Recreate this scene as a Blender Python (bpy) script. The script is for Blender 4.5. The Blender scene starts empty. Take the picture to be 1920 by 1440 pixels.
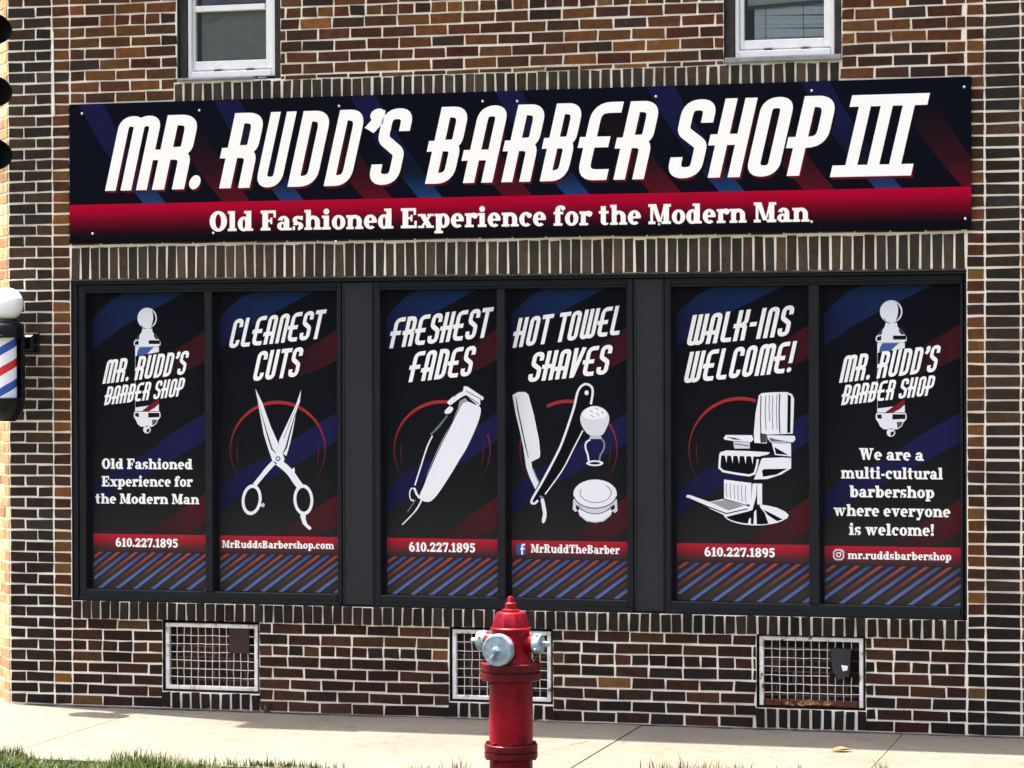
import bpy, bmesh, math, random
from mathutils import Vector, Matrix

random.seed(7)
scene = bpy.context.scene
COL = scene.collection

# ------------------------------------------------------------------ camera
F_PX = 5000.0                      # focal length in pixels of a 1920 wide frame
CAM = Vector((7.45, -15.2, 2.125))
YAW, PITCH, ROLL = (math.radians(a) for a in (15.444, -0.4836, -0.1869))
FWD = Vector((-math.sin(YAW)*math.cos(PITCH), math.cos(YAW)*math.cos(PITCH), math.sin(PITCH)))
_r0 = Vector((math.cos(YAW), math.sin(YAW), 0)); _u0 = _r0.cross(FWD)
RGT = _r0*math.cos(ROLL) + _u0*math.sin(ROLL)
UPV = -_r0*math.sin(ROLL) + _u0*math.cos(ROLL)
cd = bpy.data.cameras.new("camera"); cam = bpy.data.objects.new("camera", cd); COL.objects.link(cam)
cd.sensor_width = 36.0; cd.lens = 36.0*F_PX/1920.0; cd.clip_end = 2000; cd.clip_start = 0.1
M = Matrix((RGT, UPV, -FWD)).transposed().to_4x4(); M.translation = CAM
cam.matrix_world = M
scene.camera = cam

def ray(px, py):
    return RGT*((px-960)/F_PX) - UPV*((py-720)/F_PX) + FWD
def W(px, py, y=0.0):
    """measured photo point -> (x, z) on the facade plane at depth y"""
    d = ray(px, py); t = (y-CAM.y)/d.y
    p = CAM + d*t
    return p.x, p.z
def P(px, py, dist):
    return CAM + ray(px, py)*dist
def WX(px, y=0.0, py=720): return W(px, py, y)[0]

# ------------------------------------------------------------------ light
SUN_EL = math.radians(72.3); SUN_OFF = math.radians(13.8)
SUNV = Vector((-math.cos(SUN_OFF)*math.cos(SUN_EL), math.sin(SUN_OFF)*math.cos(SUN_EL), math.sin(SUN_EL)))
world = bpy.data.worlds.new("World"); scene.world = world; world.use_nodes = True
wn = world.node_tree.nodes; wl = world.node_tree.links
bg = wn.get("Background") or wn.new("ShaderNodeBackground")
sky = wn.new("ShaderNodeTexSky"); sky.sky_type = 'NISHITA'; sky.sun_disc = False
sky.sun_elevation = SUN_EL; sky.sun_rotation = math.atan2(SUNV.x, SUNV.y)
sky.air_density = 0.6; sky.dust_density = 7.0; sky.ozone_density = 0.0
wl.new(sky.outputs[0], bg.inputs[0]); bg.inputs[1].default_value = 0.15
sl = bpy.data.lights.new("sun", 'SUN'); so = bpy.data.objects.new("sun", sl); COL.objects.link(so)
sl.energy = 5.0; sl.angle = math.radians(0.5); sl.color = (1.0, 0.92, 0.78)
so.rotation_euler = (-SUNV).to_track_quat('-Z', 'Y').to_euler(); so.location = (0, 0, 20)
scene.view_settings.view_transform = 'Standard'; scene.view_settings.look = 'None'
scene.view_settings.gamma = 1.0; scene.view_settings.use_curve_mapping = False
scene.view_settings.exposure = 1.88
scene.cycles.max_bounces = 6

# ------------------------------------------------------------------ helpers
def s2l(c):
    c = c/255.0
    return c/12.92 if c <= 0.04045 else ((c+0.055)/1.055)**2.4
def rgb(r, g, b): return (s2l(r), s2l(g), s2l(b), 1.0)

def link(o, parent=None):
    COL.objects.link(o)
    if parent is not None: o.parent = parent
    return o
def thing(name, label, cat, loc=(0, 0, 0), group=None):
    o = bpy.data.objects.new(name, None); o.empty_display_size = 0.1
    COL.objects.link(o); o.location = loc
    o['label'] = label; o['category'] = cat
    if group: o['group'] = group
    return o
def structure(o, kind='structure'):
    o['kind'] = kind; return o
def sub(name, parent, label=None):
    o = bpy.data.objects.new(name, None); o.empty_display_size = 0.1
    link(o, parent)
    if label: o['label'] = label
    return o

class Geo:
    """collects faces in world space, links them as one mesh object"""
    def __init__(self): self.v = []; self.f = []; self.mi = []; self.col = []
    def face(self, pts, mi=0, col=None):
        i = len(self.v); self.v += [tuple(p) for p in pts]
        self.f.append(tuple(range(i, i+len(pts)))); self.mi.append(mi)
        if col is None: col = (1, 1, 1, 1)
        self.col += (list(col) if isinstance(col, list) else [col]*len(pts))
    def box(self, x0, y0, z0, x1, y1, z1, mi=0, col=None, skip=''):
        a = [(x0,y0,z0),(x1,y0,z0),(x1,y1,z0),(x0,y1,z0),(x0,y0,z1),(x1,y0,z1),(x1,y1,z1),(x0,y1,z1)]
        for k, q in (('f',(0,1,5,4)),('b',(2,3,7,6)),('l',(3,0,4,7)),('r',(1,2,6,5)),('t',(4,5,6,7)),('u',(3,2,1,0))):
            if k not in skip: self.face([a[i] for i in q], mi, col)
    def chbox(self, x0, y0, z0, x1, y1, z1, c=0.003, mi=0, col=None):
        """box whose front (-y) edges are chamfered"""
        self.box(x0, y0+c, z0, x1, y1, z1, mi, col, skip='f')
        o = [(x0,y0+c,z0),(x1,y0+c,z0),(x1,y0+c,z1),(x0,y0+c,z1)]
        n = [(x0+c,y0,z0+c),(x1-c,y0,z0+c),(x1-c,y0,z1-c),(x0+c,y0,z1-c)]
        self.face(n, mi, col)
        for i in range(4):
            j = (i+1) % 4; self.face([o[i], o[j], n[j], n[i]], mi, col)
    def tube(self, pts, r, seg=6, mi=0, col=None, cap=True):
        rings = []
        for i, p in enumerate(pts):
            p = Vector(p)
            t = (Vector(pts[min(i+1, len(pts)-1)]) - Vector(pts[max(i-1, 0)])).normalized()
            a = Vector((0, 0, 1)) if abs(t.z) < .9 else Vector((1, 0, 0))
            u = t.cross(a).normalized(); w = t.cross(u)
            rr = r[i] if isinstance(r, (list, tuple)) else r
            rings.append([p + (u*math.cos(k*2*math.pi/seg) + w*math.sin(k*2*math.pi/seg))*rr for k in range(seg)])
        for a, b in zip(rings, rings[1:]):
            for k in range(seg):
                j = (k+1) % seg; self.face([a[k], b[k], b[j], a[j]], mi, col)
        if cap:
            self.face(rings[0], mi, col); self.face(rings[-1][::-1], mi, col)
    def lathe(self, prof, seg=32, mat=None, mi=0, col=None, a0=0.0, a1=2*math.pi):
        """prof: (radius, height) list turned about local z, placed by mat"""
        mat = mat or Matrix()
        full = abs(a1-a0-2*math.pi) < 1e-6
        n = seg if full else seg+1
        R = [[mat @ Vector((r*math.cos(a0+(a1-a0)*k/seg), r*math.sin(a0+(a1-a0)*k/seg), h)) for k in range(n)] for r, h in prof]
        for i in range(len(prof)-1):
            for k in range(seg):
                j = (k+1) % n
                q = [R[i][k], R[i][j], R[i+1][j], R[i+1][k]]
                if prof[i][0] < 1e-6: q = [q[0], q[2], q[3]]
                elif prof[i+1][0] < 1e-6: q = q[:3]
                self.face(q, mi, col)
    def build(self, name, mats, parent=None, smooth=None, merge=True):
        me = bpy.data.meshes.new(name)
        me.from_pydata(self.v, [], self.f)
        for m in (mats if isinstance(mats, (list, tuple)) else [mats]): me.materials.append(m)
        me.polygons.foreach_set('material_index', self.mi)
        ca = me.color_attributes.new('Col', 'FLOAT_COLOR', 'CORNER')
        flat = [x for c in self.col for x in c]
        ca.data.foreach_set('color', flat)
        if merge and smooth is not None:
            bm = bmesh.new(); bm.from_mesh(me)
            bmesh.ops.remove_doubles(bm, verts=bm.verts, dist=1e-5)
            bmesh.ops.recalc_face_normals(bm, faces=bm.faces)
            bm.to_mesh(me); bm.free()
        if smooth is not None:
            me.polygons.foreach_set('use_smooth', [True]*len(me.polygons))
            me.set_sharp_from_angle(angle=math.radians(smooth))
        me.update()
        o = bpy.data.objects.new(name, me)
        link(o)
        if parent is not None:
            o.parent = parent
            if parent.type == 'EMPTY':            # mesh parts already sit in world space
                p = Vector(parent.location); q = parent.parent
                while q is not None: p += q.location; q = q.parent
                o.matrix_parent_inverse = Matrix.Translation(-p)
        return o

# ------------------------------------------------------------------ materials
def new_mat(name):
    m = bpy.data.materials.new(name); m.use_nodes = True
    nt = m.node_tree; b = nt.nodes['Principled BSDF']
    return m, nt, b
def noise(nt, scale, detail=4, rough=.6, coord='Object'):
    tc = nt.nodes.new('ShaderNodeTexCoord'); n = nt.nodes.new('ShaderNodeTexNoise')
    n.inputs['Scale'].default_value = scale; n.inputs['Detail'].default_value = detail; n.inputs['Roughness'].default_value = rough
    nt.links.new(tc.outputs[coord], n.inputs['Vector']); return n
def ramp(nt, src, stops):
    r = nt.nodes.new('ShaderNodeValToRGB')
    while len(r.color_ramp.elements) < len(stops): r.color_ramp.elements.new(.5)
    for e, (p, c) in zip(r.color_ramp.elements, stops): e.position = p; e.color = c
    nt.links.new(src, r.inputs[0]); return r
def mix(nt, fac, a, b, mode='MIX'):
    n = nt.nodes.new('ShaderNodeMix'); n.data_type = 'RGBA'; n.blend_type = mode
    for s, v in ((n.inputs[0], fac), (n.inputs[6], a), (n.inputs[7], b)):
        if hasattr(v, 'is_output') or hasattr(v, 'links'): nt.links.new(v, s)
        else: s.default_value = v
    return n.outputs[2]
def bump(nt, b, src, strength=.3, dist=.004):
    n = nt.nodes.new('ShaderNodeBump'); n.inputs['Strength'].default_value = strength; n.inputs['Distance'].default_value = dist
    nt.links.new(src, n.inputs['Height']); nt.links.new(n.outputs[0], b.inputs['Normal'])
def spec(b, v): b.inputs['Specular IOR Level'].default_value = v

def plain(name, c, rough=.5, sp=.5, metal=0.0, var=.15, scale=12, bmp=0.0):
    m, nt, b = new_mat(name)
    n = noise(nt, scale, 5)
    lo = tuple(x*(1-var) for x in c[:3])+(1,); hi = tuple(min(1, x*(1+var)) for x in c[:3])+(1,)
    r = ramp(nt, n.outputs[0], [(.3, lo), (.7, hi)])
    nt.links.new(r.outputs[0], b.inputs['Base Color'])
    b.inputs['Roughness'].default_value = rough; spec(b, sp); b.inputs['Metallic'].default_value = metal
    if bmp: bump(nt, b, n.outputs[0], bmp)
    return m

def brick_mat():
    m, nt, b = new_mat('fired_brick')
    a = nt.nodes.new('ShaderNodeVertexColor'); a.layer_name = 'Col'
    n = noise(nt, 22, 6, .7); n2 = noise(nt, 140, 3, .6)
    r = ramp(nt, n.outputs[0], [(.25, (.62, .60, .60, 1)), (.5, (1, 1, 1, 1)), (.78, (1.45, 1.4, 1.35, 1))])
    c = mix(nt, 1.0, a.outputs[0], r.outputs[0], 'MULTIPLY')
    n3 = noise(nt, .9, 5, .65); r3 = ramp(nt, n3.outputs[0], [(.34, (.70, .68, .67, 1)), (.52, (1, 1, 1, 1)), (.72, (1.18, 1.12, 1.05, 1))])
    c = mix(nt, 1.0, c, r3.outputs[0], 'MULTIPLY')
    r2 = ramp(nt, n2.outputs[0], [(.62, (0, 0, 0, 1)), (.78, (.35, .35, .35, 1))])
    c = mix(nt, r2.outputs[0], c, (.24, .20, .16, 1))
    nt.links.new(c, b.inputs['Base Color']); b.inputs['Roughness'].default_value = .85; spec(b, .10)
    bump(nt, b, n2.outputs[0], .5, .003)
    return m
def mortar_mat():
    m, nt, b = new_mat('lime_mortar')
    n = noise(nt, 2.2, 6, .65); n2 = noise(nt, 60, 3)
    r = ramp(nt, n.outputs[0], [(.32, (.62, .53, .40, 1)), (.47, (.93, .84, .68, 1)), (.8, (.97, .91, .79, 1))])
    r2 = ramp(nt, n2.outputs[0], [(.2, (.78, .76, .74, 1)), (.42, (1, 1, 1, 1))])
    c = mix(nt, 1.0, r.outputs[0], r2.outputs[0], 'MULTIPLY')
    nt.links.new(c, b.inputs['Base Color']); b.inputs['Roughness'].default_value = .95; spec(b, .1)
    bump(nt, b, n2.outputs[0], .6, .003)
    return m
def print_mat(name, rough, sp):
    m, nt, b = new_mat(name)
    a = nt.nodes.new('ShaderNodeVertexColor'); a.layer_name = 'Col'
    nt.links.new(a.outputs[0], b.inputs['Base Color'])
    n = noise(nt, 1.3, 3); r = ramp(nt, n.outputs[0], [(.3, (rough*.8,)*3+(1,)), (.7, (rough*1.25,)*3+(1,))])
    nt.links.new(r.outputs[0], b.inputs['Roughness']); spec(b, sp)
    bump(nt, b, n.outputs[0], .06, .02)
    return m
def concrete_mat():
    m, nt, b = new_mat('sidewalk_concrete')
    n = noise(nt, 1.1, 6, .6); n2 = noise(nt, 90, 4); n3 = noise(nt, 9, 5, .7)
    r = ramp(nt, n.outputs[0], [(.3, (.128, .119, .100, 1)), (.7, (.168, .158, .135, 1))])
    r2 = ramp(nt, n2.outputs[0], [(.3, (.72, .71, .70, 1)), (.6, (1, 1, 1, 1))])
    c = mix(nt, 1.0, r.outputs[0], r2.outputs[0], 'MULTIPLY')
    r3 = ramp(nt, n3.outputs[0], [(.54, (0, 0, 0, 1)), (.70, (.5, .5, .5, 1))])
    c = mix(nt, r3.outputs[0], c, (.050, .042, .032, 1))
    nt.links.new(c, b.inputs['Base Color']); b.inputs['Roughness'].default_value = .9; spec(b, .2)
    bump(nt, b, n2.outputs[0], .4, .003)
    return m
def white_paint_mat(name, rust):
    m, nt, b = new_mat(name)
    n = noise(nt, 14, 6, .75); n2 = noise(nt, 5, 4)
    r = ramp(nt, n.outputs[0], [(.38-.14*(1-rust), (.10, .045, .02, 1)), (.42, (.72, .69, .62, 1)), (.50, (.86, .85, .81, 1))])
    r2 = ramp(nt, n2.outputs[0], [(.3, (.8, .8, .8, 1)), (.6, (1, 1, 1, 1))])
    c = mix(nt, 1.0, r.outputs[0], r2.outputs[0], 'MULTIPLY')
    nt.links.new(c, b.inputs['Base Color']); b.inputs['Roughness'].default_value = .7; spec(b, .3)
    bump(nt, b, n.outputs[0], .4, .002)
    return m
def glass_mat():
    m, nt, b = new_mat('window_glass')
    out = nt.nodes['Material Output']; nt.nodes.remove(b)
    t = nt.nodes.new('ShaderNodeBsdfTransparent'); g = nt.nodes.new('ShaderNodeBsdfGlossy')
    t.inputs[0].default_value = (.88, .92, .90, 1); g.inputs['Roughness'].default_value = .03
    f = nt.nodes.new('ShaderNodeFresnel'); f.inputs[0].default_value = 1.45
    n = noise(nt, .9, 2); bp = nt.nodes.new('ShaderNodeBump'); bp.inputs['Strength'].default_value = .05; bp.inputs['Distance'].default_value = .05
    nt.links.new(n.outputs[0], bp.inputs['Height']); nt.links.new(bp.outputs[0], g.inputs['Normal'])
    x = nt.nodes.new('ShaderNodeMixShader')
    nt.links.new(f.outputs[0], x.inputs[0]); nt.links.new(t.outputs[0], x.inputs[1]); nt.links.new(g.outputs[0], x.inputs[2])
    nt.links.new(x.outputs[0], out.inputs[0])
    return m
def grass_mat():
    m, nt, b = new_mat('grass_blades')
    a = nt.nodes.new('ShaderNodeVertexColor'); a.layer_name = 'Col'
    nt.links.new(a.outputs[0], b.inputs['Base Color'])
    b.inputs['Roughness'].default_value = .55; spec(b, .3)
    b.inputs['Subsurface Weight'].default_value = 0.0
    tr = nt.nodes.new('ShaderNodeBsdfTranslucent'); nt.links.new(a.outputs[0], tr.inputs[0])
    x = nt.nodes.new('ShaderNodeMixShader'); x.inputs[0].default_value = .35
    out = nt.nodes['Material Output']
    nt.links.new(b.outputs[0], x.inputs[1]); nt.links.new(tr.outputs[0], x.inputs[2]); nt.links.new(x.outputs[0], out.inputs[0])
    return m
def red_paint_mat():
    m, nt, b = new_mat('hydrant_red_paint')
    n = noise(nt, 7, 7, .75); n2 = noise(nt, 38, 5, .75)
    r = ramp(nt, n.outputs[0], [(.38, (.10, .002, .007, 1)), (.55, (.25, .003, .012, 1)), (.85, (.31, .006, .018, 1))])
    r2 = ramp(nt, n2.outputs[0], [(.60, (0, 0, 0, 1)), (.70, (.85, .85, .85, 1))])
    c = mix(nt, r2.outputs[0], r.outputs[0], (.06, .006, .008, 1))
    nt.links.new(c, b.inputs['Base Color'])
    rr = ramp(nt, n.outputs[0], [(.3, (.30,)*3+(1,)), (.7, (.5,)*3+(1,))])
    nt.links.new(rr.outputs[0], b.inputs['Roughness']); spec(b, .16)
    bump(nt, b, n2.outputs[0], .3, .003)
    return m
def pole_stripe_mat(period, pitch_turn):
    m, nt, b = new_mat('barber_stripes')
    tc = nt.nodes.new('ShaderNodeTexCoord'); sx = nt.nodes.new('ShaderNodeSeparateXYZ')
    nt.links.new(tc.outputs['Object'], sx.inputs[0])
    def math_(op, a, c):
        n = nt.nodes.new('ShaderNodeMath'); n.operation = op
        for s, v in ((n.inputs[0], a), (n.inputs[1], c)):
            if isinstance(v, (int, float)): s.default_value = v
            elif v is not None: nt.links.new(v, s)
        return n.outputs[0]
    ang = math_('ARCTAN2', sx.outputs[1], sx.outputs[0])
    t = math_('SUBTRACT', math_('DIVIDE', sx.outputs[2], period), math_('MULTIPLY', ang, pitch_turn/(2*math.pi)))
    fr = math_('FRACT', math_('ADD', t, 50.56), None)
    wht, blu, red = (.82, .83, .84, 1), (.028, .085, .36, 1), (.60, .018, .035, 1)
    r = ramp(nt, fr, [(0, wht), (.14, blu), (.35, wht), (.64, red), (.85, wht)])
    r.color_ramp.interpolation = 'CONSTANT'
    nt.links.new(r.outputs[0], b.inputs['Base Color']); b.inputs['Roughness'].default_value = .25; spec(b, .4)
    return m

BRICK, MORTAR, CONC = brick_mat(), mortar_mat(), concrete_mat()
FRAME = plain('dark_bronze_aluminium', (.012, .0135, .0155), .5, .14, 0, .18, 4)
FRAME2 = plain('charcoal_panel_metal', (.022, .0235, .026), .55, .16, 0, .12, 2)
BLACKM = plain('black_paint', (.006, .006, .007), .30, .22, 0, .3, 20)
VINYL = print_mat('printed_window_vinyl', .30, .06)
BANNER = print_mat('printed_banner_panel', .34, .05)
WHITEF = plain('white_vinyl_frame', (.87, .86, .83), .45, .4, 0, .06, 18)
WOODW = plain('weathered_white_wood', (.66, .66, .67), .7, .2, 0, .25, 26, .2)
CASING = plain('dark_window_casing', (.040, .036, .032), .7, .25, 0, .45, 16, .2)
SILLM = plain('grey_stone_sill', (.26, .265, .27), .8, .2, 0, .25, 20, .3)
SHADE = plain('grey_roller_shade', (.26, .26, .235), .85, .1, 0, .08, 30)
SHADE2 = plain('pale_roller_shade', (.42, .42, .39), .85, .1, 0, .08, 30)
BLIND = plain('pale_blue_grey_blind', (.62, .66, .72), .6, .3, 0, .10, 40)
DARKROOM = plain('dark_room_lining', (.012, .013, .018), .9, .05, 0, .2, 3)
VENTW = white_paint_mat('chipped_white_paint', .55)
VENTR = white_paint_mat('rust_eaten_white_paint', 1.0)
RUST = plain('rusty_steel', (.085, .032, .016), .85, .2, .1, .5, 30, .5)
BROWNP = plain('dark_brown_panel', (.045, .028, .024), .7, .2, 0, .2, 10)
WIRE = plain('galvanised_wire', (.68, .65, .58), .5, .4, .0, .25, 40)
STEEL = plain('bright_screw_steel', (.75, .76, .78), .3, .5, .6, .1, 60)
GLASS = glass_mat(); GRASS = grass_mat(); RED = red_paint_mat()
CAPM = plain('grey_blue_nozzle_paint', (.25, .335, .385), .5, .35, .1, .5, 24, .15)
DKRED = plain('dark_red_flange_paint', (.095, .003, .007), .45, .2, 0, .35, 22, .2)
GLOBE = plain('white_globe_glass', (.95, .95, .94), .15, .5, 0, .02, 3)
ROOFM = plain('roof_tar', (.05, .05, .05), .9, .1, 0, .2, 3)
COPING = plain('limestone_coping', (.45, .43, .38), .85, .2, 0, .2, 8)
ASPHALT = plain('asphalt', (.05, .05, .05), .92, .2, 0, .3, 60, .4)
KERBM = plain('kerb_concrete', (.36, .35, .32), .9, .2, 0, .2, 20, .3)
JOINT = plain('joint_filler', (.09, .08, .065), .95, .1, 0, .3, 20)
SOIL = plain('verge_soil', (.05, .05, .022), .95, .1, 0, .4, 14, .5)
EARTH = plain('far_ground', (.07, .08, .035), .95, .1, 0, .3, .4)
LEAF = plain('dry_leaf', (.20, .12, .055), .8, .2, 0, .3, 50)
PRINTK = print_mat('printed_art', .36, .06)

# ------------------------------------------------------------------ the ground
def on_ground(px, py, z=0.0):
    d = ray(px, py); return CAM + d*((z-CAM.z)/d.z)
def sheet(name, x0, y0, x1, y1, z, mat):
    g = Geo(); g.face([(x0,y0,z),(x1,y0,z),(x1,y1,z),(x0,y1,z)])
    return structure(g.build(name, mat))
sheet('ground', -300, -300, 300, 300, -0.20, EARTH)
sheet('road', -60, -13.5, 60, -4.6, -0.15, ASPHALT)
g = Geo(); g.chbox(-60, -4.6, -0.3, 60, -4.42, -0.02, .015); structure(g.build('kerb', KERBM))
WALK_Y = -2.08
sheet('verge', -60, -4.42, 60, WALK_Y-0.004, -0.035, SOIL)
# sidewalk slabs with open joints over a dark bed
g = Geo()
jx = [WX(280, 0, 1343), WX(740, 0, 1352), WX(1205, 0, 1364), WX(1693, 0, 1382)]
st = (jx[-1]-jx[0])/3
edges = [jx[0]-st*k for k in range(6, 0, -1)] + jx + [jx[-1]+st*k for k in range(1, 7)]
rs = random.Random(3)
for a, b in zip(edges, edges[1:]):
    dz = rs.uniform(-.003, .003); e = .0024
    for y0, y1 in ((WALK_Y, 0.30),):
        g.face([(a+e,y0,dz),(b-e,y0,dz),(b-e,y1,dz),(a+e,y1,dz)])
        g.face([(a+e,y0,-.1),(b-e,y0,-.1),(b-e,y0,dz),(a+e,y0,dz)])
        g.face([(a+e,y1,-.1),(a+e,y0,-.1),(a+e,y0,dz),(a+e,y1,dz)])
        g.face([(b-e,y0,-.1),(b-e,y1,-.1),(b-e,y1,dz),(b-e,y0,dz)])
g.face([(-60,WALK_Y,-.010),(60,WALK_Y,-.010),(60,8,-.010),(-60,8,-.010)], 1)
rc_ = random.Random(8)
def crack(a, b, w):
    a, b = Vector(on_ground(*a)), Vector(on_ground(*b)); n = 14; L_, R_ = [], []
    t = (b-a).normalized(); s_ = Vector((-t.y, t.x, 0))
    for i in range(n+1):
        c_ = a+(b-a)*i/n + s_*rc_.uniform(-.012, .012); ww = w*rc_.uniform(.4, 1.2)
        L_.append((c_+s_*ww).to_tuple()[:2]+(.0042,)); R_.append((c_-s_*ww).to_tuple()[:2]+(.0042,))
    for i in range(n): g.face([L_[i], R_[i], R_[i+1], L_[i+1]], 1)
crack((1010,1413), (1103,1390), .0022); crack((40,1372), (215,1384), .0018); crack((640,1402), (800,1384), .0016); crack((1350,1399), (1460,1424), .0018); crack((1740,1405), (1905,1432), .0018)
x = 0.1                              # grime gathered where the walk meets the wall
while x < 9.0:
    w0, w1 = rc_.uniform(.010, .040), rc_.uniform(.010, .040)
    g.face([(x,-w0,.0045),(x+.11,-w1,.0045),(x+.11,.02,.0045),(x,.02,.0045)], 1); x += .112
# the paved corner beside the chamfered entrance
g.face([(edges[0],.31,-.004),(0.2,.31,-.004),(0.2,8,-.004),(edges[0],8,-.004)])
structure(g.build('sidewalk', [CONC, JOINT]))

# grass on the verge: individual curved blades, one uncountable mass
def grass():
    rg = random.Random(11); G = Geo()
    def edge(x):      # how far blades creep over the walk, in metres (taller tufts at the left and centre right)
        return .03*math.sin(x*3.1)+.025*math.sin(x*7.7+1)
    tufts = [(on_ground(px, 1452), s_) for px, s_ in ((862, .03), (1225, .05), (1290, .06), (1330, .06), (1390, .06), (1480, .03), (1660, .015))]
    n = 0
    while n < 52000:
        x = rg.uniform(-.6, 7.2)
        y = WALK_Y + edge(x) - abs(rg.gauss(0, .45)) + .02
        straw = False
        if n < 560:                # stray tufts rooted in the broken edge of the walk
            c_, s_ = rg.choice(tufts); x, y = c_.x+rg.gauss(0, s_), c_.y-abs(rg.gauss(0, .05)); straw = rg.random() < .55
        if y < WALK_Y-1.25: continue
        tuft = .5+.5*math.sin(x*5.3+y*4.1)*math.sin(x*2.2-y*7.3+.8)
        left = max(0.0, min(1.0, (2.75-x)/1.0))
        bald = 1 - left
        if n >= 560 and x > 2.2 and rg.random() < .72*bald*(1-.45*tuft): continue
        h = (.018+.040*rg.random()**1.7)*(.65+.7*tuft)*(1+.35*left)
        if rg.random() < .03 or (n < 560 and rg.random() < .3): h *= 1.7
        a = rg.uniform(0, 2*math.pi); lean = rg.uniform(.15, .9)*h; w = rg.uniform(.0018, .0036)
        d = Vector((math.cos(a), math.sin(a), 0)); s = Vector((-d.y, d.x, 0))*w
        b0 = Vector((x, y, -.035 if y < WALK_Y else 0.0)); m_ = b0 + d*lean*.35 + Vector((0, 0, h*.62)); t = b0 + d*lean + Vector((0, 0, h))
        q = rg.random()
        c = (.008+.022*q, .026+.040*q, .004+.005*q, 1)
        if q > .72 and rg.random() < .45: c = (.08+.05*q, .145+.05*q, .022, 1)
        if straw or rg.random() < .10+.12*bald: c = (.16, .13, .05, 1)
        elif rg.random() < .1: c = (.075, .14, .02, 1)
        G.face([b0-s, b0+s, m_+s*.8, m_-s*.8], 0, c); G.face([m_-s*.8, m_+s*.8, t], 0, c)
        n += 1
    o = G.build('grass', GRASS); structure(o, 'stuff')
    o['label'] = 'short green and straw coloured grass along the sidewalk edge'
    return o
grass()

# ------------------------------------------------------------------ the building
ROOF_Z = 5.62
B = thing('brick_building', 'dark brown brick corner building with white mortar joints and a black shop front', 'building')
XL = 0.0
XR_END = 9.4
xs_strip0, xs_strip1 = WX(100), WX(133.5)          # left header strip
xr0, xr1, xr2 = WX(1812.5), WX(1847), WX(1914)     # right strip and stretcher column
XL = WX(17.5)
PITCH_C = 0.0677; JT = 0.0120

# openings (x0, x1, z0, z1)
def rect(tl, tr, br, bl, y=0.0):
    a, b, c, d = (W(*q, y) for q in (tl, tr, br, bl))
    return (a[0]+d[0])/2, (b[0]+c[0])/2, (c[1]+d[1])/2, (a[1]+b[1])/2
FR = rect((136,523),(1812,512),(1813,1162),(133.5,1127))            # whole shop front
FR = (xs_strip1, xr0, FR[2], FR[3])
BN = rect((134,198),(1824,143),(1820,428),(134,460))                # banner
VENTS = [rect((309,1168),(482,1172),(482,1297),(309,1292)), rect((847,1180),(1032,1185),(1032,1317),(847,1311)),
         rect((1423,1191),(1618,1199),(1618,1328),(1423,1323))]
VOP = [(a-.014, b+.016, c-.012, d+.022) for a, b, c, d in VENTS]
UW = []
for l, r, zb, py in ((332, 526, 153, 60), (1357, 1578, 119, 50)):
    x0, x1 = WX(l, 0, py), WX(r, 0, py); z0 = W((l+r)/2, zb-3)[1]
    UW.append((x0, x1, z0, z0+1.42))
SOLD_LOW = (FR[3]+.012, FR[3]+.012+.195)           # soldier course over the shop front
ROWL = (FR[2]-.106, FR[2]-.001)                    # rowlock sill under it
zt = W(650, 181)[1]; SOLD_TOP = (zt-.02, W(650, 147)[1])
SOLD_TOP_X = (WX(326, 0, 165), WX(1575, 0, 130))
openings = [FR[:]] + VOP + UW

PAL_BROWN = [(86,58,38),(74,52,40),(94,68,42),(66,44,37),(76,50,38),(102,70,40),(60,44,39),(90,58,37),(52,42,40),(78,47,37)]
PAL_DARK = [(53,46,42),(46,43,43),(58,49,43),(50,42,40),(44,43,44),(65,52,44),(48,41,38)]
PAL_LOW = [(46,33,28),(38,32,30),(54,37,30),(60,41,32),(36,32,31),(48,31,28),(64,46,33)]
PAL_SOLD = [(60,56,51),(54,51,48),(66,60,54),(50,49,48),(72,63,56),(58,50,46)]
PAL_BLACK = [(36,34,33),(31,30,31),(42,37,34),(39,33,31)]
HOT = [(112,74,46),(102,66,44),(100,76,46),(106,64,44)]
br = random.Random(5)
def bcol(pal, hot=.035):
    c = br.choice(HOT) if br.random() < hot else br.choice(pal)
    k = br.uniform(.86, 1.14); wm = (1.02, .97, .89)      # the fired clay is warm throughout
    return rgb(*(min(255, v*k*w) for v, w in zip(c, wm)))
def brick(g, x0, x1, z0, z1, col, pr=.006, at=None):
    """one brick face proud of the mortar; at maps (u, depth, z) to world"""
    if x1-x0 < .012 or z1-z0 < .012: return
    j = lambda: br.uniform(-.0031, .0031)
    c = .0025; d = -(pr + br.uniform(-.0015, .0015)); b = .004
    o = [(x0+j(), z0+j()), (x1+j(), z0+j()), (x1+j(), z1+j()), (x0+j(), z1+j())]
    cx, cz = (x0+x1)/2, (z0+z1)/2
    n = [(x+(c if x < cx else -c), z+(c if z < cz else -c)) for x, z in o]
    f = at or (lambda u, dd, z: (u, dd, z))
    O = [f(x, b, z) for x, z in o]; Mi = [f(x, d+c, z) for x, z in o]; N = [f(x, d, z) for x, z in n]
    g.face(N, 0, col)
    for i in range(4):
        k = (i+1) % 4
        g.face([O[i], O[k], Mi[k], Mi[i]], 0, col); g.face([Mi[i], Mi[k], N[k], N[i]], 0, col)
def subtract(r, o):
    x0, x1, z0, z1 = r
    if o[1] <= x0 or o[0] >= x1 or o[3] <= z0 or o[2] >= z1: return [r]
    out = []
    if o[0] > x0: out.append((x0, o[0], z0, z1))
    if o[1] < x1: out.append((o[1], x1, z0, z1))
    a, b = max(x0, o[0]), min(x1, o[1])
    if o[2] > z0: out.append((a, b, z0, o[2]))
    if o[3] < z1: out.append((a, b, o[3], z1))
    return out
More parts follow.
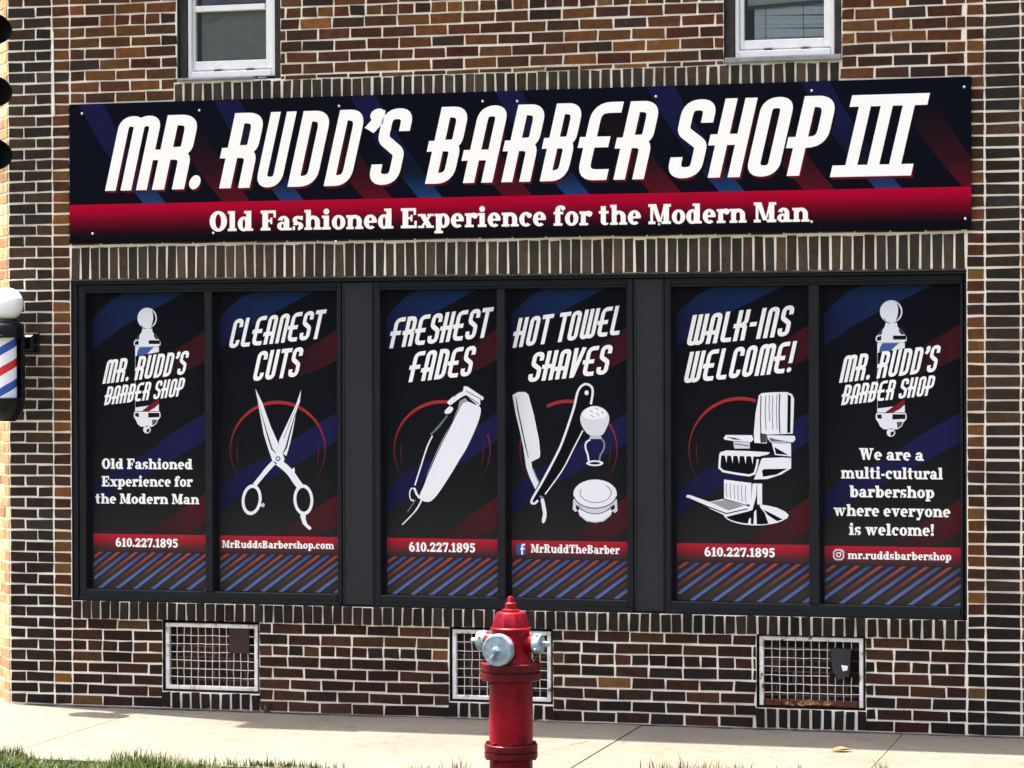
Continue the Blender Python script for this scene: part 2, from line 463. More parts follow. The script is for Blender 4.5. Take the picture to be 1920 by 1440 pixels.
def clip_out(segs, a, b):
    out = []
    for s, e in segs:
        if e <= a or s >= b: out.append((s, e)); continue
        if s < a: out.append((s, a)); 
        if e > b: out.append((b, e))
    return out

# flat wall sheet with the openings cut out, plus their reveals
def wall_sheet(g, X0, X1, Z0, Z1, ops, depth, mi):
    xs = sorted({X0, X1, *[v for o in ops for v in o[:2]]}); zs = sorted({Z0, Z1, *[v for o in ops for v in o[2:]]})
    for a, b in zip(xs, xs[1:]):
        for c, d in zip(zs, zs[1:]):
            mx, mz = (a+b)/2, (c+d)/2
            if any(o[0] < mx < o[1] and o[2] < mz < o[3] for o in ops): continue
            g.face([(a,0,c),(b,0,c),(b,0,d),(a,0,d)], mi)
    for a, b, c, d in ops:
        e = depth
        g.face([(a,0,c),(a,e,c),(a,e,d),(a,0,d)], mi+1); g.face([(b,e,c),(b,0,c),(b,0,d),(b,e,d)], mi+1)
        g.face([(a,0,d),(a,e,d),(b,e,d),(b,0,d)], mi+1); g.face([(a,e,c),(a,0,c),(b,0,c),(b,e,c)], mi+1)

REVEAL = plain('brick_reveal', (.045, .036, .032), .9, .15, 0, .3, 30, .4)
g = Geo()
wall_sheet(g, XL, XR_END, -0.2, ROOF_Z, openings, .16, 1)
L0 = xs_strip1; R0 = xr0
blk_soldlow = (L0, R0)
header_rows_z = [W(180, 1212)[1], W(850, 22)[1]]
BRL, BRH = .2032, .1016
row = 0; z = 0.004
ncourse = int((ROOF_Z-.1)/PITCH_C)
for k in range(ncourse):
    z0 = k*PITCH_C + JT/2 + .004; z1 = (k+1)*PITCH_C - JT/2 + .004; zc = (z0+z1)/2
    low = zc < ROWL[0]
    # left pilaster: stretcher and a half, alternating
    pw = xs_strip0-XL; cut = XL + (pw*.635 if k % 2 else pw*.36)
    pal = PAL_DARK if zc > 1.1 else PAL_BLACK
    brick(g, XL+.006, cut-JT/2, z0, z1, bcol(pal, .0)); brick(g, cut+JT/2, xs_strip0-JT/2, z0, z1, bcol(pal, .01))
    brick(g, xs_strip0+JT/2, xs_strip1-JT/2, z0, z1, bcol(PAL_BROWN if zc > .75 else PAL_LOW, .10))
    # right header strip, stretcher column and the panel beyond
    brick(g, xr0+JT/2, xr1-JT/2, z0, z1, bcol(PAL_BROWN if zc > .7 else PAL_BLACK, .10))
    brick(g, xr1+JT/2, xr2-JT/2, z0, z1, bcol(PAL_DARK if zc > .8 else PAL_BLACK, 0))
    x = xr2
    if k % 2: brick(g, x+JT/2, x+BRH-JT/2, z0, z1, bcol(PAL_BROWN)); x += BRH
    while x < XR_END-.05:
        brick(g, x+JT/2, min(x+BRL, XR_END)-JT/2, z0, z1, bcol(PAL_BROWN)); x += BRL
    # the main field between the strips
    hdr = any(abs(zc-h) < PITCH_C/2 for h in header_rows_z)
    x = L0 - (BRH if k % 2 else 0.0) ; i = 0
    bricks = []
    while x < R0:
        w = (BRH if (hdr and i > 0) else BRL) * br.uniform(.985, 1.015)
        bricks.append((max(x, L0), min(x+w, R0))); x += w; i += 1
    blocks = [(o[0], o[1], o[2], o[3]) for o in openings]
    blocks += [(L0, R0, SOLD_LOW[0]-.03, SOLD_LOW[1]+.004), (L0, R0, ROWL[0]-.006, ROWL[1]+.02),
               (SOLD_TOP_X[0], SOLD_TOP_X[1], SOLD_TOP[0], SOLD_TOP[1]+.005)]
    blocks += [(o[0]-.002, o[1]+.002, -.1, o[2]) for o in VOP]
    blocks += [(L0, R0, BN[2]+.06, BN[3]-.06)]        # hidden behind the banner
    for a, b in bricks:
        rs_ = [(a+JT/2, b-JT/2, z0, z1)]
        for o in blocks: rs_ = [q for r_ in rs_ for q in subtract(r_, (o[0]-.003, o[1]+.003, o[2]-.003, o[3]+.003))]
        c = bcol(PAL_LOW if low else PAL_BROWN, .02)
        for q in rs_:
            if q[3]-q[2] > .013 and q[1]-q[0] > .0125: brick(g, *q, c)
g.build('front_wall', [BRICK, MORTAR, REVEAL], B)
# special courses (bricks on end)
def course(name, x0, x1, z0, z1, step, pal, pr, label, hot=0.0, wide=JT):
    G = Geo(); n = round((x1-x0)/step); s = (x1-x0)/n
    for i in range(n):
        brick(G, x0+i*s+wide/2, x0+(i+1)*s-wide/2, z0, z1+br.uniform(-.004, .003), bcol(pal, hot), pr + br.uniform(-.002, .002))
    G.face([(x0,-.0015,z0),(x1,-.0015,z0),(x1,-.0015,z1-.006),(x0,-.0015,z1-.006)], 1)
    o = G.build(name, [BRICK, MORTAR], B); o['label'] = label; return o
course('soldier_course', L0+.004, R0-.004, SOLD_LOW[0], SOLD_LOW[1], .0635, PAL_SOLD, .007, 'tall grey bricks on end directly over the shop windows')
course('rowlock_course', L0+.004, R0, ROWL[0], ROWL[1], .0635, PAL_BLACK, .016, 'short dark bricks on end under the shop windows', 0, .0135)
course('rowlock_course', SOLD_TOP_X[0], SOLD_TOP_X[1], SOLD_TOP[0], SOLD_TOP[1], .0635, PAL_SOLD, .010, 'grey bricks on end above the banner', 0, .015)
for o in VOP:
    course('rowlock_course', o[0]-.01, o[1]+.01, .012, o[2]-.006, .0635, PAL_BLACK, .012, 'dark bricks on end below a basement grille', 0, .016)

g = Geo(); g.chbox(L0+.002, -.009, FR[3]-.001, R0-.002, .10, SOLD_LOW[0]-.001, .002); g.build('lintel', CASING, B)
# chamfered corner wall, turned about 50 degrees away to the left
cdir = Vector((-math.sin(math.radians(40)), math.cos(math.radians(40)), 0)); cn = Vector((cdir.y*-1, cdir.x, 0))
CH = 1.7
def chf(u, d, z):      # u runs away from the corner; d>0 is inside the wall
    p = Vector((XL, 0, 0)) + cdir*u - cn*d
    return (p.x, p.y, z)
g = Geo()
g.face([chf(CH,0,-.2), chf(0,0,-.2), chf(0,0,ROOF_Z), chf(CH,0,ROOF_Z)], 1)
PAL_SUNLIT = [(206,174,138),(186,150,118),(222,190,150),(170,138,112),(204,164,128)]  # brick colours lightened to carry the sunlight on this wall
for k in range(ncourse):
    z0 = k*PITCH_C + JT/2 + .004; z1 = (k+1)*PITCH_C - JT/2 + .004
    x = 0.0
    if k % 2: brick(g, .006, BRH-JT/2, z0, z1, bcol(PAL_SUNLIT, 0), .006, chf); x = BRH
    while x < CH-.05:
        brick(g, x+(.006 if x == 0 else JT/2), min(x+BRL, CH)-JT/2, z0, z1, bcol(PAL_SUNLIT, 0), .006, chf); x += BRL
o = g.build('corner_wall', [BRICK, MORTAR], B); o['label'] = 'brick wall turning away at the corner, sunlight put into its pale tan colour'
# side, back and roof so that the building is a solid
e = Vector(chf(CH, 0, 0)); g = Geo()
pts = [(e.x, e.y), (e.x, 9.0), (XR_END, 9.0), (XR_END, 0.0)]
for a, b in zip(pts, pts[1:]):
    g.face([(b[0],b[1],-.2),(a[0],a[1],-.2),(a[0],a[1],ROOF_Z),(b[0],b[1],ROOF_Z)])
g.build('rear_wall', plain('plain_brick_rear', (.09, .06, .045), .9, .2, 0, .3, 5, .3), B)
g = Geo(); ring = [(XL, 0.0)] + pts[:1] + pts[1:]
g.face([(x, y, ROOF_Z-.25) for x, y in [(XL, 0.002), (e.x, e.y), (e.x, 8.99), (XR_END, 8.99), (XR_END, 0.002)]])
g.build('roof', ROOFM, B)
g = Geo()
g.chbox(XL+.0, -.235, ROOF_Z+.002, XR_END, .24, ROOF_Z+.10, .01)
a0, a1 = chf(0.05, -.05, 0), chf(CH, -.05, 0); b0, b1 = chf(0.05, .22, 0), chf(CH, .22, 0)
for q in ([a1,a0,b0,b1],): 
    lo = [(p[0],p[1],ROOF_Z+.004) for p in q]; hi = [(p[0],p[1],ROOF_Z+.098) for p in q]
    g.face(lo[::-1]); g.face(hi)
    for i in range(4): g.face([lo[i], lo[(i+1)%4], hi[(i+1)%4], hi[i]])
g.build('coping', COPING, B)

# ---- upper windows
def upper_window(o, inner, label, kind):
    x0, x1, z0, z1 = o
    w = sub('window', B, label)
    fx0, fx1, fz0, gx0, gx1, gz0 = inner       # white frame outer left/right/bottom, glass left/right/bottom
    fz1, gz1 = z1-.05, z1-.10
    g = Geo()                                   # dark casing round the white frame
    g.chbox(x0, .035, z0, fx0-.002, .15, z1, .004); g.chbox(fx1+.002, .035, z0, x1, .15, z1, .004)
    g.chbox(fx0-.002, .037, fz1+.002, fx1+.002, .15, z1, .004)
    g.build('casing', CASING, w)
    g = Geo()
    sx1 = x1 if kind == 'blind' else x1-.17
    g.chbox(x0-.002+.01, -.028, z0, sx1, .034, fz0-.004, .006)
    if kind != 'blind':                         # broken end of the stone sill
        g.chbox(x1-.15, -.006, z0+.006, x1-.09, .034, fz0-.012, .006)
    g.build('sill', SILLM, w)
    g = Geo()                                   # outer white frame
    t = .022
    g.chbox(fx0, .05, fz0, fx0+t, .14, fz1, .004); g.chbox(fx1-t, .05, fz0, fx1, .14, fz1, .004)
    g.chbox(fx0+t, .052, fz1-t, fx1-t, .14, fz1, .004); g.chbox(fx0+t, .045, fz0, fx1-t, .14, fz0+.04, .005)
    g.build('frame', WHITEF, w)
    g = Geo()                                   # sashes
    zb = fz0+.052
    g.chbox(fx0+t+.002, .075, zb, gx0, .125, fz1-t-.002, .005); g.chbox(gx1, .075, zb, fx1-t-.002, .125, fz1-t-.002, .005)
    g.chbox(gx0, .077, zb, gx1, .125, gz0, .005); g.chbox(gx0, .077, gz1, gx1, .125, fz1-t-.002, .004)
    if kind == 'shade': g.chbox(gx0+.004, .070, MEET, gx1-.004, .12, MEET+.036, .004)
    else: g.chbox(gx0+.004, .080, z0+.80, gx1-.004, .12, z0+.84, .004)
    g.build('sash', WHITEF, w)
    g = Geo(); g.box(fx0+t+.002, .088, fz0+.0405, fx1-t-.002, .12, zb-.001)   # grubby track with the weep slots
    for q in (.33, .70):
        cx = fx0 + (fx1-fx0)*q; g.chbox(cx-.022, .060, fz0+.0402, cx+.022, .0875, zb-.0015, .002, 1)
    g.build('track', [WOODW, CASING], w)
    g = Geo(); g.face([(gx0,.102,gz0),(gx1,.102,gz0),(gx1,.102,gz1),(gx0,.102,gz1)]); g.build('pane', GLASS, w)
    g = Geo()
    g.box(fx0+.03, .30, fz0+.03, fx1-.03, .31, fz1-.03)
    g.face([(gx0-.01,.13,gz0-.01),(gx0-.01,.30,gz0-.01),(gx0-.01,.30,gz1),(gx0-.01,.13,gz1)])
    g.face([(gx1+.01,.13,gz0-.01),(gx1+.01,.30,gz0-.01),(gx1+.01,.30,gz1),(gx1+.01,.13,gz1)])
    g.face([(gx0,.13,gz0-.005),(gx1,.13,gz0-.005),(gx1,.30,gz0-.005),(gx0,.30,gz0-.005)])
    g.build('lining', DARKROOM, w)
    if kind == 'shade':
        g = Geo(); s = .018
        n = 18
        for i in range(n):                      # fabric hangs with a faint ripple and one torn fold at the top left
            a, b = gx0+s+(gx1-gx0-2*s)*i/n, gx0+s+(gx1-gx0-2*s)*(i+1)/n
            f = lambda x: .145+.004*math.sin((x-gx0)*9)
            g.face([(a,f(a),gz0+.002),(b,f(b),gz0+.002),(b,f(b),MEET+.01),(a,f(a),MEET+.01)])
        zf = MEET
        g.face([(gx0+.06,.128,zf-.068),(gx0+.20,.136,zf-.004),(gx0+.175,.120,zf-.004),(gx0+.075,.122,zf-.05)])
        g.build('shade', SHADE, w, smooth=40)
        g = Geo(); g.face([(gx0+s,.15,MEET+.012),(gx1-s,.15,MEET+.012),(gx1-s,.15,gz1),(gx0+s,.15,gz1)]); g.build('upper_shade', plain('blue_grey_shade', (.13,.14,.17), .8, .1, 0, .3, 6), w)
    else:
        g = Geo(); s = .05; zz = gz0+.004; i = 0
        while zz < gz0+.26:
            tl = .005*math.sin(i*1.7)-.012
            a, b = gx0+s, gx1-.006
            g.face([(a,.152,zz),(b,.152,zz+tl),(b,.146,zz+tl+.0172),(a,.146,zz+.0172)])
            g.face([(a,.146,zz+.0172),(b,.146,zz+tl+.0172),(b,.165,zz+tl+.0178),(a,.165,zz+.0178)])
            zz += .0185; i += 1
        for q in (.25, .72):
            cx = gx0+(gx1-gx0)*q; g.box(cx-.0015, .146, gz0+.01, cx+.0015, .148, gz0+.25, 1)
        g.build('blind', [BLIND, DARKROOM], w)
        g = Geo()
        za, zb_ = gz0+.195, gz0+.215
        g.face([(gx0+.012,.140,za),(gx1-.002,.140,zb_),(gx1-.002,.140,gz1),(gx0+.012,.140,gz1)])
        g.build('shade', SHADE2, w)
        g = Geo()
        q = [(gx0+.01,za-.012),(gx1-.001,zb_-.012),(gx1-.001,zb_+.012),(gx0+.01,za+.010)]
        g.face([(x,.128,z_) for x, z_ in q]); g.face([(q[0][0],.128,q[0][1]),(q[0][0],.139,q[0][1]),(q[1][0],.139,q[1][1]),(q[1][0],.128,q[1][1])])
        g.face([(q[3][0],.128,q[3][1]),(q[2][0],.128,q[2][1]),(q[2][0],.139,q[2][1]),(q[3][0],.139,q[3][1])])
        g.build('shade_bar', plain('dark_shade_bar', (.05,.05,.048), .7, .2), w)
    return w
MEET = W(434, 20, .075)[1]
upper_window(UW[0], (WX(352,.05,60), WX(516,.05,60), W(434,145,.05)[1], WX(368,.1,60), WX(501,.1,60), W(434,114,.1)[1]),
             'upper window with a plain grey shade and a broken sill', 'shade')
upper_window(UW[1], (WX(1378,.05,50), WX(1565,.05,50), W(1470,106,.05)[1], WX(1396,.1,50), WX(1546,.1,50), W(1470,74,.1)[1]),
             'upper window with crooked blue grey blind slats', 'blind')

# ---- shop front
FY, PY = .022, .085        # front of the aluminium frames, plane of the glass
fx0, fx1, fz0, fz1 = FR
def PXR(l, r, y): return WX(l, y, 830), WX(r, y, 830)
UNITS = [((148, 640), [(160.5, 385), (398.5, 632)]), ((702, 1187), [(713, 932.5), (947.5, 1175.5)]), ((1247, 1806), [(1258, 1517), (1536, 1801)])]
gt, gb = W(960, 541, FY)[1], W(960, 1121, FY)[1]
PANES = []
g = Geo()                                       # the surround: head flashing, jambs and bottom channel
hz = fz1-.020
g.chbox(fx0+.002, .004, hz, fx1-.002, .15, fz1-.001, .004); 
g.chbox(fx0+.002, .012, fz0+.002, fx0+.036, .15, hz-.001, .004)
g.chbox(fx1-.014, .012, fz0+.002, fx1-.002, .15, hz-.001, .004)
o = g.build('shop_front_surround', FRAME, B)
ux = []
for (ul, ur), ps in UNITS:
    a, b = PXR(ul, ur, FY); ux.append((a, b))
    w = sub('shop_window', B)
    g = Geo(); p = [PXR(l, r, FY) for l, r in ps]; p = [p[0], p[1]]
    top, bot = hz-.002, fz0+.004
    g.chbox(a, FY, bot, p[0][0], .14, top, .003); g.chbox(p[1][1], FY, bot, b, .14, top, .003)
    g.chbox(p[0][0], FY+.002, gt, p[1][1], .14, top, .003); g.chbox(p[0][0], FY-.004, bot, p[1][1], .14, gb, .004)
    g.box(p[0][0]-.006, FY-.012, top-.030, p[1][1]+.006, FY+.0015, top-.024)
    g.box(a+.004, FY-.016, bot, b-.004, FY-.0045, bot+.022)
    g.build('frame', FRAME, w)
    g = Geo(); g.chbox(p[0][1], FY-.006, gb+.001, p[1][0], .14, gt-.001, .003); g.build('mullion', FRAME, w)
    for q in p:
        g = Geo(); g.face([(q[0],PY+.006,gb),(q[1],PY+.006,gb),(q[1],PY+.006,gt),(q[0],PY+.006,gt)]); g.build('pane', DARKROOM, w)
        PANES.append((q[0], q[1], gb, gt))
for (a0, a1), lab in zip(((ux[0][1], ux[1][0]), (ux[1][1], ux[2][0])), ('left', 'right')):
    g = Geo(); g.chbox(a0+.003, FY+.004, fz0+.004, a1-.003, .14, hz-.002, .006)
    g.box(a0+.014, FY-.002, fz0+.02, a0+.018, FY+.0035, hz-.03); g.box(a1-.018, FY-.002, fz0+.02, a1-.014, FY+.0035, hz-.03)
    g.build('post_panel', FRAME2, B)
g = Geo(); g.face([(fx0,.155,fz0),(fx1,.155,fz0),(fx1,.155,fz1),(fx0,.155,fz1)]); g.build('shop_lining', DARKROOM, B)

# ---- basement grilles
def vent(o, op, idx):
    x0, x1, z0, z1 = o
    lab = ['chipped white grille with a brown square patch at its upper right', 'chipped white grille behind the hydrant', 'rusty grille with a dark box pushed through it and dry leaves'][idx]
    v = sub('basement_vent', B, lab)
    t, y0 = .024, .012
    g = Geo(); mt = VENTR if idx == 2 else VENTW
    g.chbox(x0, y0, z0, x0+t, y0+.03, z1, .003); g.chbox(x1-t*.95, y0, z0, x1, y0+.03, z1, .003)
    g.chbox(x0+t, y0+.001, z1-t, x1-t, y0+.03, z1, .003)
    g.chbox(x0+t, y0+.001, z0, x1-t, y0+.03, z0+t*(1.5 if idx == 2 else 1), .003, 1)
    g.build('frame', [mt, RUST if idx == 2 else mt], v)
    g = Geo(); nx, nz = (12, 7) if idx != 2 else (12, 7)
    ix0, ix1, iz0, iz1 = x0+t, x1-t, z0+t, z1-t
    rg = random.Random(20+idx)
    hole = [(ix0+(ix1-ix0)*.70, ix0+(ix1-ix0)*.935, iz0+(iz1-iz0)*.57, iz1), None, (ix0+(ix1-ix0)*.69, ix1+.01, iz0+(iz1-iz0)*.42, iz0+(iz1-iz0)*.86)][idx]
    r = .0024
    def seg(p, q):
        m_ = [(p[0]+(q[0]-p[0])*k/8 + rg.uniform(-.002, .002), y0+.016+rg.uniform(-.002, .003), p[1]+(q[1]-p[1])*k/8 + rg.uniform(-.002, .002)) for k in range(9)]
        g.tube(m_, r, 5)
    for i in range(1, nx):
        x = ix0+(ix1-ix0)*i/nx
        if hole and hole[0] < x < hole[1]:
            seg((x, iz0), (x, hole[2]))
            if hole[3] < iz1-.01: seg((x, hole[3]), (x, iz1))
        else: seg((x, iz0), (x, iz1))
    for i in range(1, nz):
        z = iz0+(iz1-iz0)*i/nz
        if hole and hole[2] < z < hole[3]:
            seg((ix0, z), (hole[0], z))
            if hole[1] < ix1: seg((hole[1], z), (ix1, z))
        else: seg((ix0, z), (ix1, z))
    g.build('wire_mesh', WIRE, v)
    g = Geo()                                   # bricked-up recess behind the wires
    g.face([(op[0],.085,op[2]),(op[1],.085,op[2]),(op[1],.085,op[3]),(op[0],.085,op[3])], 1)
    k = 0; zz = op[2]
    while zz < op[3]:
        x = op[0] - (BRH if k % 2 else 0)
        while x < op[1]:
            brick(g, max(x, op[0])+.006, min(x+BRL, op[1])-.006, zz+.005, min(zz+PITCH_C, op[3])-.005, bcol(PAL_LOW+[(64,48,42)], 0), .006, lambda u, d, z_: (u, .085+d, z_))
            x += BRL
        zz += PITCH_C; k += 1
    g.build('recess_bricks', [BRICK, plain('dirty_mortar', (.10,.09,.08), .95, .1, 0, .4, 20)], v)
    if idx == 0:
        h = hole; g = Geo(); g.chbox(h[0], y0+.012, h[2], h[1], y0+.02, h[3]+.004, .002); g.build('cover_plate', BROWNP, v)
    if idx == 2:
        h = hole; g = Geo(); bxm = plain('dark_vent_box', (.022,.023,.028), .4, .4, 0, .4, 10)
        X0, X1, Z0, Z1 = h[0]+.008, h[1]-.055, h[2]-.01, h[3]+.012
        g.face([(X0,.002,Z1),(X1,-.006,Z1),(X1-.008,-.008,Z0+.02),(X0+.045,.0,Z0),(X0+.012,.006,Z0+.05)][::-1])
        f_ = [(X0,.002,Z1),(X1,-.006,Z1),(X1-.008,-.008,Z0+.02),(X0+.045,.0,Z0),(X0+.012,.006,Z0+.05)]
        for i in range(5):
            p, q = f_[i], f_[(i+1) % 5]; g.face([p, q, (q[0], .08, q[2]), (p[0], .08, p[2])])
        g.face([(X1-.055,-.0075,Z0+.085),(X1-.055+.04,-.0105,Z0+.08),(X1-.02,-.0108,Z0+.055),(X1-.045,-.0080,Z0+.05)], 1)
        g.build('vent_box', [bxm, WHITEF], v)
for i in range(3): vent(VENTS[i], VOP[i], i)

# dry leaves caught on the rusty grille, and two on the walk
def leaf(loc, size, rz, tilt, label, group=None):
    o = thing_mesh('dry_leaf', loc, size, rz, tilt); o['label'] = label; o['category'] = 'leaf'
    if group: o['group'] = group
    return o
def thing_mesh(name, loc, s, rz, tilt):
    g = Geo(); n = 8
    L = [(-.5,0,.0),(-.25,.22,.08),(.05,.30,.12),(.25,.18,.1),(.55,0,.03),(.25,-.18,.12),(.05,-.28,.14),(-.25,-.2,.08)]
    c = (0, 0, 0)
    for i in range(n):
        g.face([[k*s for k in c], [k*s for k in L[i]], [k*s for k in L[(i+1) % n]]])
    o = g.build(name, LEAF); o.rotation_euler = (tilt, 0, rz); o.location = loc; return o
v3 = VENTS[2]; rl = random.Random(9)
for i in range(14):
    q = rl.uniform(.16, .72)
    leaf((v3[0]+(v3[1]-v3[0])*q, .004+rl.uniform(-.004, .004), v3[2]+.012+rl.uniform(0, .014)), rl.uniform(.035, .07), rl.uniform(0, 6), rl.uniform(.5, 1.4),
         'dry tan leaf caught along the bottom of the rusty grille', 'dry leaves on the rusty grille')
q = on_ground(1577, 1409); leaf((q.x, q.y, .006), .12, .4, .1, 'brown curled leaf lying on the sunlit sidewalk right of the hydrant')

# caulk bead running down the joint of the left pilaster
g = Geo(); x_, z_ = W(100.5, 150); x2_, z2_ = W(101.5, 219)
g.tube([(x_, -.004, z_+.3), (x_+.001, -.005, z_), (x2_, -.006, z2_+.06), (x2_+.001, -.007, z2_+.015), (x2_, -.005, z2_)], [.0045, .006, .008, .010, .004], 8)
o = g.build('caulk_bead', plain('white_caulk', (.90, .87, .80), .7, .2, 0, .1, 40), B, smooth=60); o['label'] = 'white bead of caulk ending in a drip on the left pilaster'
# a small weed at the foot of the wall
q = on_ground(500, 1336); rw = random.Random(4); g = Geo()
for k in range(9):
    a = rw.uniform(0, 6.28); h = rw.uniform(.025, .075); d = Vector((math.cos(a)*.5, math.sin(a)*.5-.3, 0))
    b0 = Vector((q.x+rw.uniform(-.03, .03), -.02, 0)); t = b0+d*h*1.1+Vector((0, 0, h)); s_ = Vector((.0035, 0, 0)); m_ = b0+d*h*.4+Vector((0, 0, h*.7))
    c = (.03, .05, .012, 1) if k % 3 else (.16, .13, .06, 1)
    g.face([b0-s_, b0+s_, m_+s_, m_-s_], 0, c); g.face([m_-s_*1.6, m_+s_*1.6, t], 0, c)
o = g.build('weed', GRASS); o['label'] = 'small weed growing from the foot of the wall right of the left grille'; o['category'] = 'weed'

# ------------------------------------------------------------------ printed artwork (flat vinyl, real size)
class Art(Geo):
    """flat shapes on the plane y, given in measured photo points; layers are fractions of a millimetre apart"""
    STEP = 0.00022
    def __init__(self, y): super().__init__(); self.y = y; self.k = 0
    def pt(self, p, layer):
        x, z = W(p[0], p[1], self.y); return (x, self.y - layer*self.STEP, z)
    def poly(self, pts, col, layer):
        c = [c_ for c_ in col] if isinstance(col, list) else col
        self.face([self.pt(p, layer) for p in pts], 0, c)
    def strip(self, A, B_, col, layer):
        for i in range(len(A)-1):
            c = col[i:i+2] if isinstance(col, list) else None
            self.poly([A[i], A[i+1], B_[i+1], B_[i]], [c[0], c[1], c[1], c[0]] if c else col, layer)
    def stroke(self, pts, w, col, layer, closed=False, fmap=None):
        A, B_ = offset(pts, w, closed)
        if fmap: A = [fmap(*p) for p in A]; B_ = [fmap(*p) for p in B_]
        self.strip(A, B_, col, layer)
    def disc(self, cx, cy, rx, ry, col, layer, n=24, fmap=None, a=0.0):
        q = [(cx+rx*math.cos(t)*math.cos(a)-ry*math.sin(t)*math.sin(a), cy+rx*math.cos(t)*math.sin(a)+ry*math.sin(t)*math.cos(a)) for t in (2*math.pi*i/n for i in range(n))]
        if fmap: q = [fmap(*p) for p in q]
        self.poly(q, col, layer)
    def ring(self, cx, cy, rx, ry, ix, iy, col, layer, a0=0, a1=360, n=32, fmap=None, rot=0.0):
        ca, sa = math.cos(rot), math.sin(rot)
        def pt(r1, r2, t):
            x, y = r1*math.cos(t), r2*math.sin(t); p = (cx+x*ca-y*sa, cy+x*sa+y*ca)
            return fmap(*p) if fmap else p
        T = [math.radians(a0+(a1-a0)*i/n) for i in range(n+1)]
        self.strip([pt(rx, ry, t) for t in T], [pt(ix, iy, t) for t in T], col, layer)
def offset(pts, w, closed=False):
    A, B_ = [], []; n = len(pts)
    for i, p in enumerate(pts):
        ww = (w[i] if isinstance(w, (list, tuple)) else w)/2
        a = pts[i-1] if (i > 0 or closed) else None; b = pts[(i+1) % n] if (i < n-1 or closed) else None
        def nrm(u, v):
            dx, dy = v[0]-u[0], v[1]-u[1]; L = math.hypot(dx, dy) or 1e-9; return (-dy/L, dx/L)
        n1 = nrm(a, p) if a else None; n2 = nrm(p, b) if b else None
        if n1 and n2:
            m = (n1[0]+n2[0], n1[1]+n2[1]); L = math.hypot(*m) or 1e-9; m = (m[0]/L, m[1]/L)
            k = 1/max(.45, m[0]*n1[0]+m[1]*n1[1])
        else: m = n1 or n2; k = 1
        A.append((p[0]+m[0]*ww*k, p[1]+m[1]*ww*k)); B_.append((p[0]-m[0]*ww*k, p[1]-m[1]*ww*k))
    if closed: A.append(A[0]); B_.append(B_[0])
    return A, B_
def dedup(q):
    out = [q[0]]
    for p in q[1:]:
        if math.hypot(p[0]-out[-1][0], p[1]-out[-1][1]) > 1e-4: out.append(p)
    return out
def rounded(path, seg=6):
    out = []; n = len(path)
    for i, p in enumerate(path):
        r = p[2] if len(p) > 2 else 0
        if r == 0 or i in (0, n-1): out.append((p[0], p[1])); continue
        a, b = path[i-1], path[i+1]; P_ = Vector((p[0], p[1]))
        u = (Vector(a[:2])-P_); v = (Vector(b[:2])-P_); lu, lv = u.length, v.length; u.normalize(); v.normalize()
        ang = u.angle(v); d = min(r/math.tan(ang/2), lu*.5 if i > 1 else lu, lv*.5 if i < n-2 else lv)
        s, e = P_+u*d, P_+v*d
        for k in range(seg+1):
            t = k/seg; q = s*(1-t)**2 + P_*2*t*(1-t)*.97 + e*t*t + P_*.0
            q = s*(1-t)**2 + P_*(2*t*(1-t)) + e*t*t
            out.append((q.x, q.y))
    return dedup(out)

